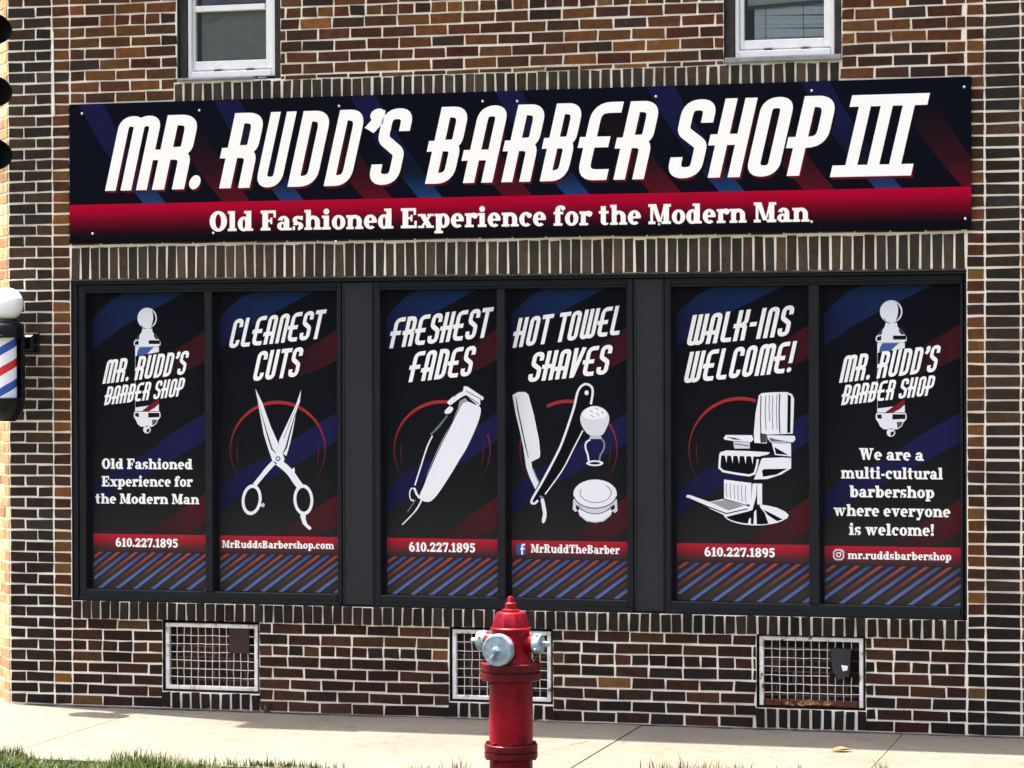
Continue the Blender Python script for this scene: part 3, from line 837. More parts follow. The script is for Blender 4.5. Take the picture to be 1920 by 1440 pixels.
# the condensed slanted display lettering: centre lines in a unit-high box
SW = .14
_a, _b, _t, _o = .07, .30, .93, .07
DISP = {
 'M': (.55, [[(.07,0),(.07,_t,.13),(.275,_t,.13),(.275,0)], [(.275,.5),(.275,_t,.13),(.48,_t,.13),(.48,0)]]),
 'N': (.37, [[(.07,0),(.07,_t,.14),(.30,_t,.14),(.30,0)]]),
 'W': (.55, [[(.07,1),(.07,_o,.13),(.275,_o,.13),(.275,1)], [(.275,.5),(.275,_o,.13),(.48,_o,.13),(.48,1)]]),
 'U': (.37, [[(.07,1),(.07,_o,.14),(.30,_o,.14),(.30,1)]]),
 'R': (.37, [[(.07,0),(.07,1)], [(.07,_t),(.30,_t,.14),(.30,.5,.10),(.12,.5)], [(-.07,.47),(.30,.47,.12),(.30,0)]]),
 'B': (.37, [[(.07,0),(.07,1)], [(.07,_t),(.30,_t,.14),(.30,.5,.10),(.12,.5)], [(-.07,.49),(.29,.49,.11),(.29,_o,.14),(.07,_o)]]),
 'A': (.37, [[(.07,0),(.07,_t,.15),(.30,_t,.15),(.30,0)], [(-.08,.36),(.30,.36)]]),
 'D': (.37, [[(.07,0),(.07,1)], [(.07,_t),(.30,_t,.15),(.30,_o,.15),(.07,_o)]]),
 'E': (.38, [[(.38,_t),(.07,_t,.16),(.07,_o,.15),(.38,_o)], [(-.07,.49),(.31,.49)]]),
 'F': (.36, [[(.38,_t),(.07,_t,.16),(.07,0)], [(-.08,.49),(.30,.49)]]),
 'S': (.38, [[(.32,.70),(.32,_t,.14),(.07,_t,.14),(.07,.60,.12),(.31,.42,.12),(.31,_o,.14),(.06,_o,.14),(.06,.27)]]),
 'H': (.37, [[(.07,0),(.07,1)], [(.30,0),(.30,1)], [(-.08,.48),(.30,.48)]]),
 'O': (.37, 'O'),
 'P': (.37, [[(.07,0),(.07,1)], [(.07,_t),(.30,_t,.15),(.30,.42,.15),(-.08,.42)]]),
 'C': (.37, [[(.32,.70),(.32,_t,.14),(.07,_t,.14),(.07,_o,.14),(.31,_o,.14),(.31,.26)]]),
 'L': (.35, [[(.07,1),(.07,_o,.10),(.36,_o)]]),
 'T': (.34, [[(-.02,_t),(.38,_t)], [(.18,_t),(.18,0)]]),
 'I': (.14, [[(.07,0),(.07,1)]]),
 'K': (.37, [[(.07,0),(.07,1)], [(.31,1),(.31,.62,.1),(.20,.50)], [(.14,.52),(.30,.47,.1),(.31,0)], [(-.08,.50),(.20,.50)]]),
 'V': (.36, [[(.06,1),(.09,0)], [(.33,1),(.11,.04)]]),
 "'": (.13, [[(.10,.98),(.10,.83),(.03,.72)]]),
 '.': (.15, 'dot'), '-': (.22, [[(.0,.5),(.22,.5)]]), '!': (.14, [[(.07,1),(.07,.30)], 'dot']),
}
def disp_glyph(art, ch, fmap, col, layer):
    w, paths = DISP[ch]
    if paths == 'dot': art.disc(.07, .09, .075, .095, col, layer, 16, fmap); return
    if paths == 'O':
        q = rounded([(.185,_t),(.30,_t,.14),(.30,_o,.14),(.07,_o,.14),(.07,_t,.14),(.185,_t)])
        art.stroke(q[:-1], SW, col, layer, True, fmap); return
    for i, p in enumerate(paths):
        if p == 'dot': art.disc(.07, .085, .08, .08, col, layer+.5*i, 16, fmap); continue
        art.stroke(rounded(p), SW, col, layer+.5*i, False, fmap)
        if ch == "'": art.disc(.09, .92, .085, .085, col, layer+1, 16, fmap)
def disp_text(art, s, p0, p1, h, col, layer, shear=.22, gap=.085):
    tot = 0; xs = []
    for c in s:
        if c == ' ': tot += .20; xs.append(None); continue
        xs.append(tot); tot += DISP[c][0]+gap
    tot -= gap
    ux, uy = (p1[0]-p0[0])/tot, (p1[1]-p0[1])/tot
    for c, x in zip(s, xs):
        if x is None: continue
        f = lambda gx, gy, x=x: (p0[0]+ux*(x+gx)+shear*h*gy, p0[1]+uy*(x+gx)-h*gy - 0*shear)
        disp_glyph(art, c, f, col, layer)

# the fat slab serif: rectangles, rings, arcs and polygons in cap-height units
def SR(*a): return ('r',)+a
def SE(*a): return ('e',)+a
def SA(*a): return ('a',)+a
def SP(*a): return ('p', a)
def SD(*a): return ('d',)+a
X = .70
SLAB = {
 'l': (.46, [SR(.09,0,.36,1), SR(0,0,.45,.13), SR(0,.87,.2,1)]),
 'i': (.46, [SR(.09,0,.36,X), SR(0,0,.45,.13), SR(0,X-.13,.2,X), SD(.225,.90,.15)]),
 'o': (.70, [SE(.35,.35,.35,.37,.10,.24)]),
 'n': (.86, [SR(.08,0,.33,X), SR(0,0,.40,.12), SR(0,X-.13,.2,X), SA(.44,.40,.36,.31,.10,.14,0,150), SR(.54,0,.80,.42), SR(.47,0,.88,.12)]),
 'm': (1.30, [SR(.08,0,.33,X), SR(0,0,.40,.12), SR(0,X-.13,.2,X), SA(.43,.40,.35,.31,.10,.14,0,150), SR(.53,0,.78,.42), SR(.47,0,.85,.12), SA(.88,.40,.35,.31,.10,.14,0,150), SR(.98,0,1.23,.42), SR(.92,0,1.31,.12)]),
 'h': (.86, [SR(.08,0,.33,1), SR(0,0,.40,.12), SR(0,.87,.2,1), SA(.44,.40,.36,.31,.10,.14,0,150), SR(.54,0,.80,.42), SR(.47,0,.88,.12)]),
 'u': (.86, [SR(.08,.28,.33,X), SR(0,X-.13,.2,X), SA(.42,.30,.34,.32,.10,.16,180,330), SR(.53,0,.78,X), SR(.44,X-.13,.6,X), SR(.6,0,.88,.12)]),
 'r': (.62, [SR(.08,0,.33,X), SR(0,0,.45,.12), SR(0,X-.13,.2,X), SA(.46,.40,.30,.32,.10,.14,40,150), SD(.52,.56,.14)]),
 'd': (.80, [SE(.32,.35,.32,.37,.07,.24), SR(.44,0,.70,1), SR(.56,0,.80,.12), SR(.33,.87,.5,1)]),
 'b': (.80, [SR(.08,0,.34,1), SR(0,.87,.2,1), SE(.46,.35,.33,.37,.08,.24)]),
 'p': (.80, [SR(.08,-.28,.34,X), SR(0,-.28,.44,-.16), SR(0,X-.13,.2,X), SE(.46,.35,.33,.37,.08,.24)]),
 'a': (.74, [SE(.28,.21,.28,.22,.06,.10), SR(.38,0,.63,.46), SA(.33,.44,.30,.28,.05,.15,0,165), SR(.52,0,.76,.12)]),
 'e': (.68, [SA(.34,.35,.34,.37,.08,.23,0,312), SR(.12,.30,.66,.41)]),
 'c': (.66, [SA(.35,.35,.35,.37,.09,.23,45,312), SD(.52,.54,.13)]),
 's': (.58, [SA(.29,.50,.28,.21,.05,.07,20,270), SA(.29,.20,.28,.21,.05,.07,-90,160), SR(.42,.50,.54,.70), SR(.02,0,.14,.20)]),
 't': (.54, [SR(.10,.12,.36,.94), SR(0,X-.13,.50,X), SA(.33,.20,.23,.21,.0,.07,180,320)]),
 'f': (.54, [SR(.09,0,.35,.82), SR(0,0,.46,.12), SR(0,X-.13,.50,X), SA(.36,.76,.27,.26,.02,.12,30,180), SD(.50,.87,.11)]),
 'x': (.80, [SP((.06,X),(.36,X),(.76,0),(.46,0)), SP((.62,X),(.76,X),(.22,0),(.08,0)), SR(0,X-.11,.38,X), SR(.48,X-.11,.80,X), SR(0,0,.32,.11), SR(.42,0,.82,.11)]),
 'v': (.78, [SP((.06,X),(.36,X),(.48,0),(.32,0)), SP((.58,X),(.72,X),(.46,0),(.36,0)), SR(0,X-.11,.42,X), SR(.46,X-.11,.80,X)]),
 'y': (.78, [SP((.06,X),(.36,X),(.50,.02),(.34,.02)), SP((.58,X),(.72,X),(.36,-.28),(.20,-.28)), SR(0,X-.11,.42,X), SR(.46,X-.11,.80,X), SD(.18,-.18,.12)]),
 'w': (1.14, [SP((.06,X),(.34,X),(.46,0),(.30,0)), SP((.44,X),(.56,X),(.42,0),(.34,0)), SP((.42,X),(.70,X),(.84,0),(.68,0)), SP((.94,X),(1.08,X),(.82,0),(.72,0)), SR(0,X-.11,.40,X), SR(.80,X-.11,1.14,X)]),
 'O': (.90, [SE(.45,.5,.45,.52,.15,.36)]),
 'E': (.84, [SR(.09,0,.38,1), SR(0,0,.5,.14), SR(0,.86,.5,1), SR(.3,.86,.78,1), SR(.66,.66,.78,.95), SR(.3,0,.82,.14), SR(.70,.05,.82,.36), SR(.3,.44,.58,.56), SR(.5,.34,.60,.66)]),
 'F': (.80, [SR(.09,0,.38,1), SR(0,0,.5,.14), SR(0,.86,.5,1), SR(.3,.86,.78,1), SR(.66,.64,.78,.95), SR(.3,.42,.56,.54), SR(.5,.32,.60,.64)]),
 'M': (1.16, [SR(.10,0,.24,1), SR(0,0,.36,.14), SR(0,.86,.3,1), SP((.12,1),(.40,1),(.68,.10),(.48,.10)), SP((.58,.10),(.66,.10),(.92,1),(.80,1)), SR(.78,0,1.06,1), SR(.68,0,1.16,.14), SR(.90,.86,1.16,1)]),
 'W': (1.26, [SP((.06,1),(.36,1),(.52,0),(.34,0)), SP((.50,.9),(.60,.9),(.46,0),(.38,0)), SP((.44,1),(.74,1),(.94,0),(.76,0)), SP((1.04,1),(1.18,1),(.92,0),(.80,0)), SR(0,.87,.42,1), SR(.90,.87,1.26,1)]),
 'T': (.86, [SR(.29,0,.57,1), SR(.18,0,.68,.13), SR(0,.86,.86,1), SR(0,.62,.12,.9), SR(.74,.62,.86,.9)]),
 'R': (.92, [SR(.09,0,.37,1), SR(0,0,.46,.13), SR(0,.87,.3,1), SA(.44,.73,.36,.27,.10,.14,-90,90), SR(.3,.86,.46,1), SR(.3,.46,.46,.59), SP((.40,.50),(.62,.50),(.84,.0),(.56,.0)), SR(.6,0,.93,.12)]),
 'B': (.88, [SR(.09,0,.37,1), SR(0,0,.3,.13), SR(0,.87,.3,1), SA(.42,.76,.36,.24,.10,.11,-90,90), SA(.44,.27,.40,.27,.12,.14,-90,90), SR(.2,.87,.44,1), SR(.2,0,.46,.13), SR(.3,.46,.46,.58)]),
 '0': (.74, [SE(.36,.5,.36,.52,.10,.36)]),
 '1': (.56, [SR(.16,0,.42,1), SR(.02,0,.56,.13), SP((.0,.80),(.0,.68),(.20,.78),(.30,.98),(.20,.98))]),
 '2': (.72, [SA(.34,.70,.34,.32,.08,.16,-20,190), SP((.40,.58),(.66,.58),(.34,.12),(.02,.12)), SR(.02,0,.70,.20), SR(.58,0,.70,.30)]),
 '5': (.72, [SR(.10,.80,.64,1), SR(.10,.48,.26,.95), SA(.34,.33,.35,.35,.09,.18,-160,130)]),
 '6': (.74, [SE(.37,.33,.36,.35,.09,.18), SA(.42,.42,.41,.60,.14,.44,75,185)]),
 '7': (.70, [SR(.02,.80,.70,1), SR(.02,.64,.14,.95), SP((.50,.84),(.70,.84),(.44,0),(.14,0))]),
 '8': (.74, [SE(.37,.27,.37,.29,.10,.13), SE(.37,.74,.33,.28,.09,.13)]),
 '9': (.74, [SE(.37,.67,.36,.35,.09,.18), SA(.32,.58,.41,.60,.14,.44,-105,5)]),
 '.': (.28, [SD(.13,.13,.14)]), '-': (.40, [SR(.03,.26,.37,.42)]),
 '!': (.36, [SP((.02,1),(.32,1),(.24,.32),(.10,.32)), SD(.17,.13,.14)]),
}
def slab_text(art, s, p0, p1, h, col, layer, gap=.045, bold=0.0):
    tot = 0; xs = []
    for c in s:
        if c == ' ': tot += .34; xs.append(None); continue
        xs.append(tot); tot += SLAB[c][0]+gap
    tot -= gap
    ux, uy = (p1[0]-p0[0])/tot, (p1[1]-p0[1])/tot
    for c, x in zip(s, xs):
        if x is None: continue
        f = lambda gx, gy, x=x: (p0[0]+ux*(x+gx), p0[1]+uy*(x+gx)-h*gy)
        for i, q in enumerate(SLAB[c][1]):
            l = layer+.4*i; k = q[0]
            if k == 'r':
                a, b_, c_, d = q[1:]; art.poly([f(a, b_), f(c_, b_), f(c_, d), f(a, d)], col, l)
            elif k == 'e': art.ring(*q[1:], col, l, 0, 360, 20, f)
            elif k == 'a': art.ring(*q[1:7], col, l, q[7], q[8], 14, f)
            elif k == 'p': art.poly([f(*p) for p in q[1]], col, l)
            elif k == 'd': art.disc(q[1], q[2], q[3], q[3]*1.0, col, l, 12, f)

WHT = rgb(246, 245, 240); INK = rgb(10, 11, 16); GRY = rgb(150, 152, 158)
def mixc(a, b, t): return tuple(a[i]*(1-t)+b[i]*t for i in range(4))

# ------------------------------------------------------------------ the banner over the windows
BY = -0.030
ban = thing('shop_banner', 'long dark banner reading MR. RUDD\'S BARBER SHOP III fixed across the brick wall', 'sign', ((BN[0]+BN[1])/2, BY, BN[2]))
g = Art(BY)
bx0, bx1, bz0, bz1 = BN
g.box(bx0, BY+.001, bz0, bx1, -.008, bz1, 0, rgb(20, 20, 26))
def bp(x, z, layer): return (x, BY-layer*Art.STEP, z)
zr = (W(134, 385, BY)[1]+W(1820, 349, BY)[1])/2           # top of the red bar
navy, ink2 = rgb(7, 9, 22), rgb(5, 8, 14)
N = 40
for i in range(N):
    xa, xb = bx0+(bx1-bx0)*i/N, bx0+(bx1-bx0)*(i+1)/N
    g.face([bp(xa,zr,0), bp(xb,zr,0), bp(xb,bz1,0), bp(xa,bz1,0)], 0, navy)
    stops = [(0, rgb(178, 0, 42)), (.18, rgb(158, 2, 40)), (.42, rgb(104, 4, 28)), (.66, rgb(48, 6, 20)), (.82, rgb(9, 8, 16)), (1, rgb(6, 8, 15))]
    for (t0, c0), (t1, c1) in zip(stops, stops[1:]):
        za, zb = zr+(bz0-zr)*t0, zr+(bz0-zr)*t1
        g.face([bp(xa,za,0), bp(xb,za,0), bp(xb,zb,0), bp(xa,zb,0)], 0, [c0, c0, c1, c1])
# broad diagonal ribbons: blue from the top edge, red and lighter blue at the bar
HB = bz1-zr
BLUE_STOPS = [(0, rgb(23,21,60)), (.35, rgb(20,23,58)), (.56, rgb(15,21,48)), (.70, rgb(11,19,34)), (.80, rgb(13,27,50)), (1, rgb(28,58,104))]
RED_STOPS = [(0, rgb(8,8,16)), (.30, rgb(28,13,22)), (.7, rgb(48,14,24)), (1, rgb(80,15,27))]
def stop(st, t):
    for (a, ca), (b, cb) in zip(st, st[1:]):
        if a <= t <= b: return mixc(ca, cb, (t-a)/(b-a))
    return st[-1][1]
def ribbon(xt, wt, zt, zb_, stops, slope, layer):
    n = 22; A, B2, cols = [], [], []
    for i in range(n+1):
        t = i/n; z = zt+(zb_-zt)*t
        dx = (zt-z)*slope*(.85+.3*t)
        A.append((xt+dx, z)); B2.append((xt+wt*(1-.10*t)+dx, z)); cols.append(stop(stops, t))
    k = lambda p: (max(bx0+.001, min(p[0], bx1-.001)), p[1])
    for i in range(n):
        if A[i][0] > bx1-.002 and A[i+1][0] > bx1-.002: continue
        g.face([bp(*k(A[i]),layer), bp(*k(B2[i]),layer), bp(*k(B2[i+1]),layer), bp(*k(A[i+1]),layer)], 0, [cols[i], cols[i], cols[i+1], cols[i+1]])
for px in (148, 402, 657, 928, 1213, 1502): ribbon(WX(px, BY, 200), .165, bz1-.003, zr+.001, BLUE_STOPS, .60, 1)
for px in (318, 580, 838, 1112, 1395, 1690): ribbon(WX(px, BY, 250), .20, bz1-HB*.22, zr+.001, RED_STOPS, .62, 1.6)
o = g.build('panel', BANNER, ban)
# title letters
T0, T1 = W(197, 358, BY)[1], W(1475, 330, BY)[1]; zbase = (T0+T1)/2
HT = (W(232, 217, BY)[1]+W(832, 202, BY)[1])/2 - zbase
title = [('M',197,275),('R',285,345),('.',353,374),('R',411,468),('U',478,526),('D',539,592),('D',607,656),("'",665,686),('S',690,745),
         ('B',797,850),('A',868,923),('R',940,994),('B',1012,1063),('E',1080,1137),('R',1150,1207),('S',1250,1312),('H',1327,1387),('O',1397,1458),('P',1475,1537)]
SH = .235
def title_art(art, dx, dz, layer, cfun):
    for ch, a, b in title:
        xa, xb = WX(a, BY, 345), WX(b, BY, 345); w = DISP[ch][0]; sx = (xb-xa)/w
        def f(gx, gy):
            return ('w', xa+gx*sx+SH*HT*gy+dx, zbase+gy*HT+dz)
        disp_glyph(art, ch, f, cfun, layer)
    # the roman three with its two long serifs
    A = lambda px, pz: (WX(px, BY, 340)+dx, pz)
    h = HT*1.02; z0 = zbase+dz-.012; x0, x1 = WX(1556, BY, 327)+dx, WX(1708, BY, 327)+dx; th = .066
    sh = SH*h
    def q(u, v): return ('w', x0+u+sh*v/h*1.0, z0+v)
    wd = x1-x0
    art.poly([q(0,0), q(wd,0), q(wd,th), q(0,th)], cfun, layer); art.poly([q(.02,h-th), q(wd-.0,h-th), q(wd,h), q(.02,h)], cfun, layer)
    for k in (.16, .43, .70):
        art.poly([q(wd*k,th), q(wd*k+.068,th), q(wd*k+.068,h-th), q(wd*k,h-th)], cfun, layer)
class WArt(Art):
    def pt(self, p, layer):
        if p[0] == 'w': return (p[1], self.y-layer*self.STEP, p[2])
        return super().pt(p, layer)
    def face(self, pts, mi=0, col=None):
        if callable(col): col = [col(p) for p in pts]
        super().face(pts, mi, col)
g = WArt(BY)
def shadow_col(p):
    t = max(0, min(1, (p[2]-zbase+.018)/.035)); return mixc(rgb(112, 14, 26), rgb(22, 9, 20), t)
title_art(g, .010, -.013, 3, shadow_col)
o = g.build('letter_shadow', BANNER, ban)
g = WArt(BY); title_art(g, 0, 0, 8, rgb(252, 250, 243)); slab_text(g, 'Old Fashioned Experience for the Modern Man', (393, 434), (1517, 415.5), 37.5, rgb(250, 248, 240), 3); g.build('lettering', BANNER, ban)
for px, py in [(154,213),(374,207),(636,199),(905,190),(970,190),(1230,181),(1522,170),(1808,163),(174,438),(400,437),(630,453),(950,424),(1236,421),(1522,416),(1810,410)]:
    x, z = W(px, py, BY); g = Geo()
    g.lathe([(0, .006), (.004, .0055), (.0075, .003), (.0085, -.001)], 10, Matrix.Translation((x, BY-.0025, z)) @ Matrix.Rotation(math.radians(90), 4, 'X'))
    g.build('screw', STEEL, ban, smooth=50)

# ------------------------------------------------------------------ the six window posters
POSTER_LABELS = [
 'window poster with a barber pole logo over Old Fashioned Experience for the Modern Man',
 'window poster reading CLEANEST CUTS over a drawn pair of scissors',
 'window poster reading FRESHEST FADES over a drawn hair clipper',
 'window poster reading HOT TOWEL SHAVES over a drawn razor, brush and bowl',
 'window poster reading WALK-INS WELCOME! over a drawn barber chair',
 'window poster with a barber pole logo over We are a multi-cultural barbershop']
BARS = [(1000.4, 1003.5), (1004, 1007), (1008, 1012), (1013, 1016), (1018, 1022), (1023, 1027.5)]
def poster(idx):
    x0, x1, z0, z1 = PANES[idx]
    x0 += .020; x1 -= .001; z0 += .002; z1 -= .002
    r = thing('window_poster', POSTER_LABELS[idx], 'poster', ((x0+x1)/2, PY, z0), 'posters covering the shop windows')
    g = Art(PY)
    LEFT = .035                      # strip of bare dark pane left of the print
    ux0 = x0
    def q(u, v, l): return (ux0+(x1-ux0)*u, PY-l*Art.STEP, z1+(z0-z1)*v)
    bt = (W(BARS[idx][0] and (300), BARS[idx][0], PY)[1] if False else None)
    pxm = [(170+385)/2, 515, 825, 1065, 1390, 1670][idx]
    zb = W(pxm, sum(BARS[idx])/2, PY)[1]; vb = (z1-zb)/(z1-z0)
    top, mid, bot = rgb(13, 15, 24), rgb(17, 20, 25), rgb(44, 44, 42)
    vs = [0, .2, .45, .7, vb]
    cs = [top, rgb(14, 16, 23), mid, rgb(28, 30, 31), rgb(38, 39, 38)]  # greys towards the foot: reflection of the bright ground put into the print colour
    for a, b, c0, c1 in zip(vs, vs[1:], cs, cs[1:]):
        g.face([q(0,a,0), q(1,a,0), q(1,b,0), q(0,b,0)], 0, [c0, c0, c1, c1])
    barh = .052
    for a, b, c0, c1 in ((0, .35, rgb(176, 34, 50), rgb(150, 34, 46)), (.35, .75, rgb(150, 34, 46), rgb(92, 42, 46)), (.75, 1.1, rgb(92, 42, 46), rgb(52, 46, 46))):
        g.face([q(0,vb+barh*a,0), q(1,vb+barh*a,0), q(1,vb+barh*b,0), q(0,vb+barh*b,0)], 0, [c0, c0, c1, c1])
    vt = vb+barh*1.1
    g.face([q(0,vt,0), q(1,vt,0), q(1,1,0), q(0,1,0)], 0, [rgb(46,42,42)]*2+[rgb(60,56,46)]*2)
    # soft ribbons behind the art
    def band(A, B_, ca, cb, l):
        n = len(A)
        for i in range(n-1):
            t0, t1 = i/(n-1), (i+1)/(n-1)
            c0, c1 = mixc(ca, cb, t0), mixc(ca, cb, t1)
            g.face([q(*A[i],l), q(*A[i+1],l), q(*B_[i+1],l), q(*B_[i],l)], 0, [c0, c1, c1, c0])
    blue, dblue, red = rgb(28, 46, 92), rgb(30, 31, 68), rgb(74, 20, 28)
    band([(0,.085),(.09,.05),(.17,.022),(.28,.0)], [(0,.19),(.22,.125),(.48,.065),(.80,.0)], rgb(22,26,58), rgb(22,46,84), 1)
    band([(1,.12),(.85,.16),(.62,.215),(.40,.27)], [(1,.225),(.85,.255),(.66,.285),(.44,.30)], rgb(66,22,30), rgb(18,17,23), 1)
    band([(1,.395),(.7,.47),(.42,.55),(.16,.595),(0,.66)], [(1,.49),(.72,.555),(.48,.61),(.24,.66),(0,.735)], rgb(29,30,70), rgb(24,25,58), 1)
    band([(1,.665),(.84,.71),(.6,.775),(.45,vb-.004)], [(1,.765),(.94,.785),(.78,vb-.004),(.56,vb-.002)], rgb(78,26,32), rgb(40,34,35), 1)
    # hatched foot: alternate blue and red slanting strokes
    W_ = x1-x0; vs0 = vt+.004
    Hh = (1-vs0)*(z1-z0); per = .118 if idx < 4 else .132
    slope = 1.36
    n = -5; x = -Hh*slope - .02
    kk = 0
    while x < W_+.05:
        isb = kk % 2 == 0
        th = .031 if isb else .027
        m_ = 12
        pts = []
        for i in range(m_+1):
            t = i/m_; pts.append((x+Hh*slope*t, 1-(1-vs0)*t, t))
        for (xa, va, ta), (xb, vb_, tb) in zip(pts, pts[1:]):
            if xa < 0.0 or xb+th > W_: 
                a0_, a1_ = max(xa, 0), min(xa+th, W_); b0_, b1_ = max(xb, 0), min(xb+th, W_)
                if a1_ <= a0_ or b1_ <= b0_: continue
            else: a0_, a1_, b0_, b1_ = xa, xa+th, xb, xb+th
            if isb: ca, cb = [mixc(rgb(98,114,168), rgb(60,72,122), t) for t in (ta, tb)]
            else: ca, cb = [mixc(rgb(62,54,48), rgb(158,68,62), max(0, (t-.25)/.75)**1.2) for t in (ta, tb)]
            g.face([q(a0_/W_,va,2), q(a1_/W_,va,2), q(b1_/W_,vb_,2), q(b0_/W_,vb_,2)], 0, [ca, ca, cb, cb])
            if isb:      # dark edge beside each blue stroke
                e0, e1, f0, f1 = min(a1_, W_), min(a1_+.009, W_), min(b1_, W_), min(b1_+.009, W_)
                if e1 > e0 and f1 > f0: g.face([q(e0/W_,va,2), q(e1/W_,va,2), q(f1/W_,vb_,2), q(f0/W_,vb_,2)], 0, rgb(34,34,52))
        x += per/2*1.0; kk += 1
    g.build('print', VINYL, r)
    return r
def halo(art, fn, col=rgb(34, 18, 40)):
    fn(col, 2.2, (2.6, 2.6))
def red_arc(g, cx, cy, rad, gaps=()):
    n = 56
    for i in range(n):
        a0, a1 = 216-252*i/n, 216-252*(i+1)/n
        if any(s < (a0+a1)/2 < e for s, e in gaps): continue
        def pr(a):
            t = max(0, math.sin(math.radians(a))); w = 2.0+4.2*t**1.4
            c = mixc(rgb(66, 27, 33), rgb(160, 44, 48), min(1, max(0, (math.sin(math.radians(a))+.45)/1.2)))
            ca, sa = math.cos(math.radians(a)), -math.sin(math.radians(a))
            return (cx+rad*ca, cy+rad*1.02*sa), (cx+(rad-w)*ca, cy+(rad-w)*1.02*sa), c
        p, q_, c0 = pr(a0); p2, q2, c1 = pr(a1)
        g.poly([p, p2, q2, q_], [c0, c1, c1, c0], 3)
    for s in (-1, 1):
        g.stroke([(cx+s*rad*.82, cy+28), (cx+s*rad*.85, cy+8), (cx+s*rad*.84, cy-14)], [.6, 1.6, .4], rgb(96, 34, 38), 3)
def title_lines(r, lines):
    g = Art(PY)
    for s, p0, p1, h in lines:
        disp_text(g, s, (p0[0]+2.4, p0[1]+3), (p1[0]+2.4, p1[1]+3), h, rgb(30, 14, 36), 4)
        disp_text(g, s, p0, p1, h, WHT, 7)
    g.build('title_lettering', PRINTK, r)
def text_lines(r, lines, name='lettering'):
    g = Art(PY)
    for s, p0, p1, h in lines: slab_text(g, s, p0, p1, h, WHT, 6)
    return g.build(name, PRINTK, r)

def smooth(pts, n=5):
    """closed Catmull-Rom outline"""
    out = []; L = len(pts)
    for i in range(L):
        p0, p1, p2, p3 = pts[i-1], pts[i], pts[(i+1) % L], pts[(i+2) % L]
        for k in range(n):
            t = k/n
            out.append(tuple(.5*((2*p1[j])+(-p0[j]+p2[j])*t+(2*p0[j]-5*p1[j]+4*p2[j]-p3[j])*t*t+(-p0[j]+3*p1[j]-3*p2[j]+p3[j])*t**3) for j in (0, 1)))
    return out
def opensm(pts, n=5):
    q = [pts[0]]+list(pts)+[pts[-1]]; out = []
    for i in range(1, len(q)-2):
        p0, p1, p2, p3 = q[i-1:i+3]
        for k in range(n):
            t = k/n
            out.append(tuple(.5*((2*p1[j])+(-p0[j]+p2[j])*t+(2*p0[j]-5*p1[j]+4*p2[j]-p3[j])*t*t+(-p0[j]+3*p1[j]-3*p2[j]+p3[j])*t**3) for j in (0, 1)))
    return out+[tuple(pts[-1])]

def pole_logo(r, mp, k):
    g = Art(PY); P_ = lambda *a: [mp(*p) for p in a]
    m = lambda x, y: mp(x, y)
    w = rgb(226,228,232); dk = rgb(20,22,26); gy = rgb(150,155,160)
    def el(cx, cy, rx, ry, c, l, n=28): g.poly([m(cx+rx*math.cos(t), cy+ry*math.sin(t)) for t in (2*math.pi*i/n for i in range(n))], c, l)
    el(276, 596.5, 18.2, 19.6, w, 3)
    g.poly([m(*p) for p in smooth([(285,581),(291,592),(291,602),(284,613),(287,600),(287,590)])], dk, 4)
    g.poly(P_((264.5,606),(268,613),(276,616.5),(272,617.5),(265,613)), gy, 4)
    g.poly([m(*p) for p in [(267,616),(285.5,616),(286,622),(290,628),(297,635),(301,641),(301,647),(296,650),(255,650),(251,647),(251,641),(256,634),(262,628),(266,622)]], w, 3)
    g.poly(P_((279,638),(300,638),(300,645),(279,645)), dk, 4); g.poly(P_((253,641),(260,638),(260,646),(253,647)), dk, 4)
    g.poly(P_((290,624),(297,632),(299,636),(292,636),(288,630)), rgb(60,66,68), 4); g.poly(P_((257,632),(262,626),(261,636),(254,638)), rgb(60,66,68), 4)
    g.poly(P_((253.5,650.5),(298,650.5),(298,771),(253.5,771)), w, 3)
    g.poly([m(*p) for p in [(262,651),(289,650.8),(283,656),(276,664),(266,668),(256,678),(256,670),(258,658)]], rgb(66,92,150), 4)
    g.poly(P_((254,668),(298,660),(298,758),(254,764)), rgb(24,20,32), 4)
    g.poly([m(*p) for p in [(266,771),(276,763),(288,754),(298,747),(298,757),(290,765),(279,771)]], rgb(112,28,36), 5)
    g.poly([m(*p) for p in [(252,772),(300,772),(301,777),(301,782),(296,788),(293,795),(286,800),(264,800),(258,795),(255,788),(251,782),(251,776)]], w, 3)
    g.poly(P_((278,774),(299,774),(299,782),(278,783)), dk, 4); g.poly(P_((253,775),(260,774),(261,782),(254,781)), dk, 4)
    g.poly([m(*p) for p in [(285,787),(295,787),(292,794),(286,798)]], rgb(80,84,88), 4)
    el(275.6, 805.6, 7, 7.2, w, 3, 18); g.poly(P_((275,805),(281,803),(280,809),(275,812)), dk, 4)
    g.build('pole_drawing', PRINTK, r)

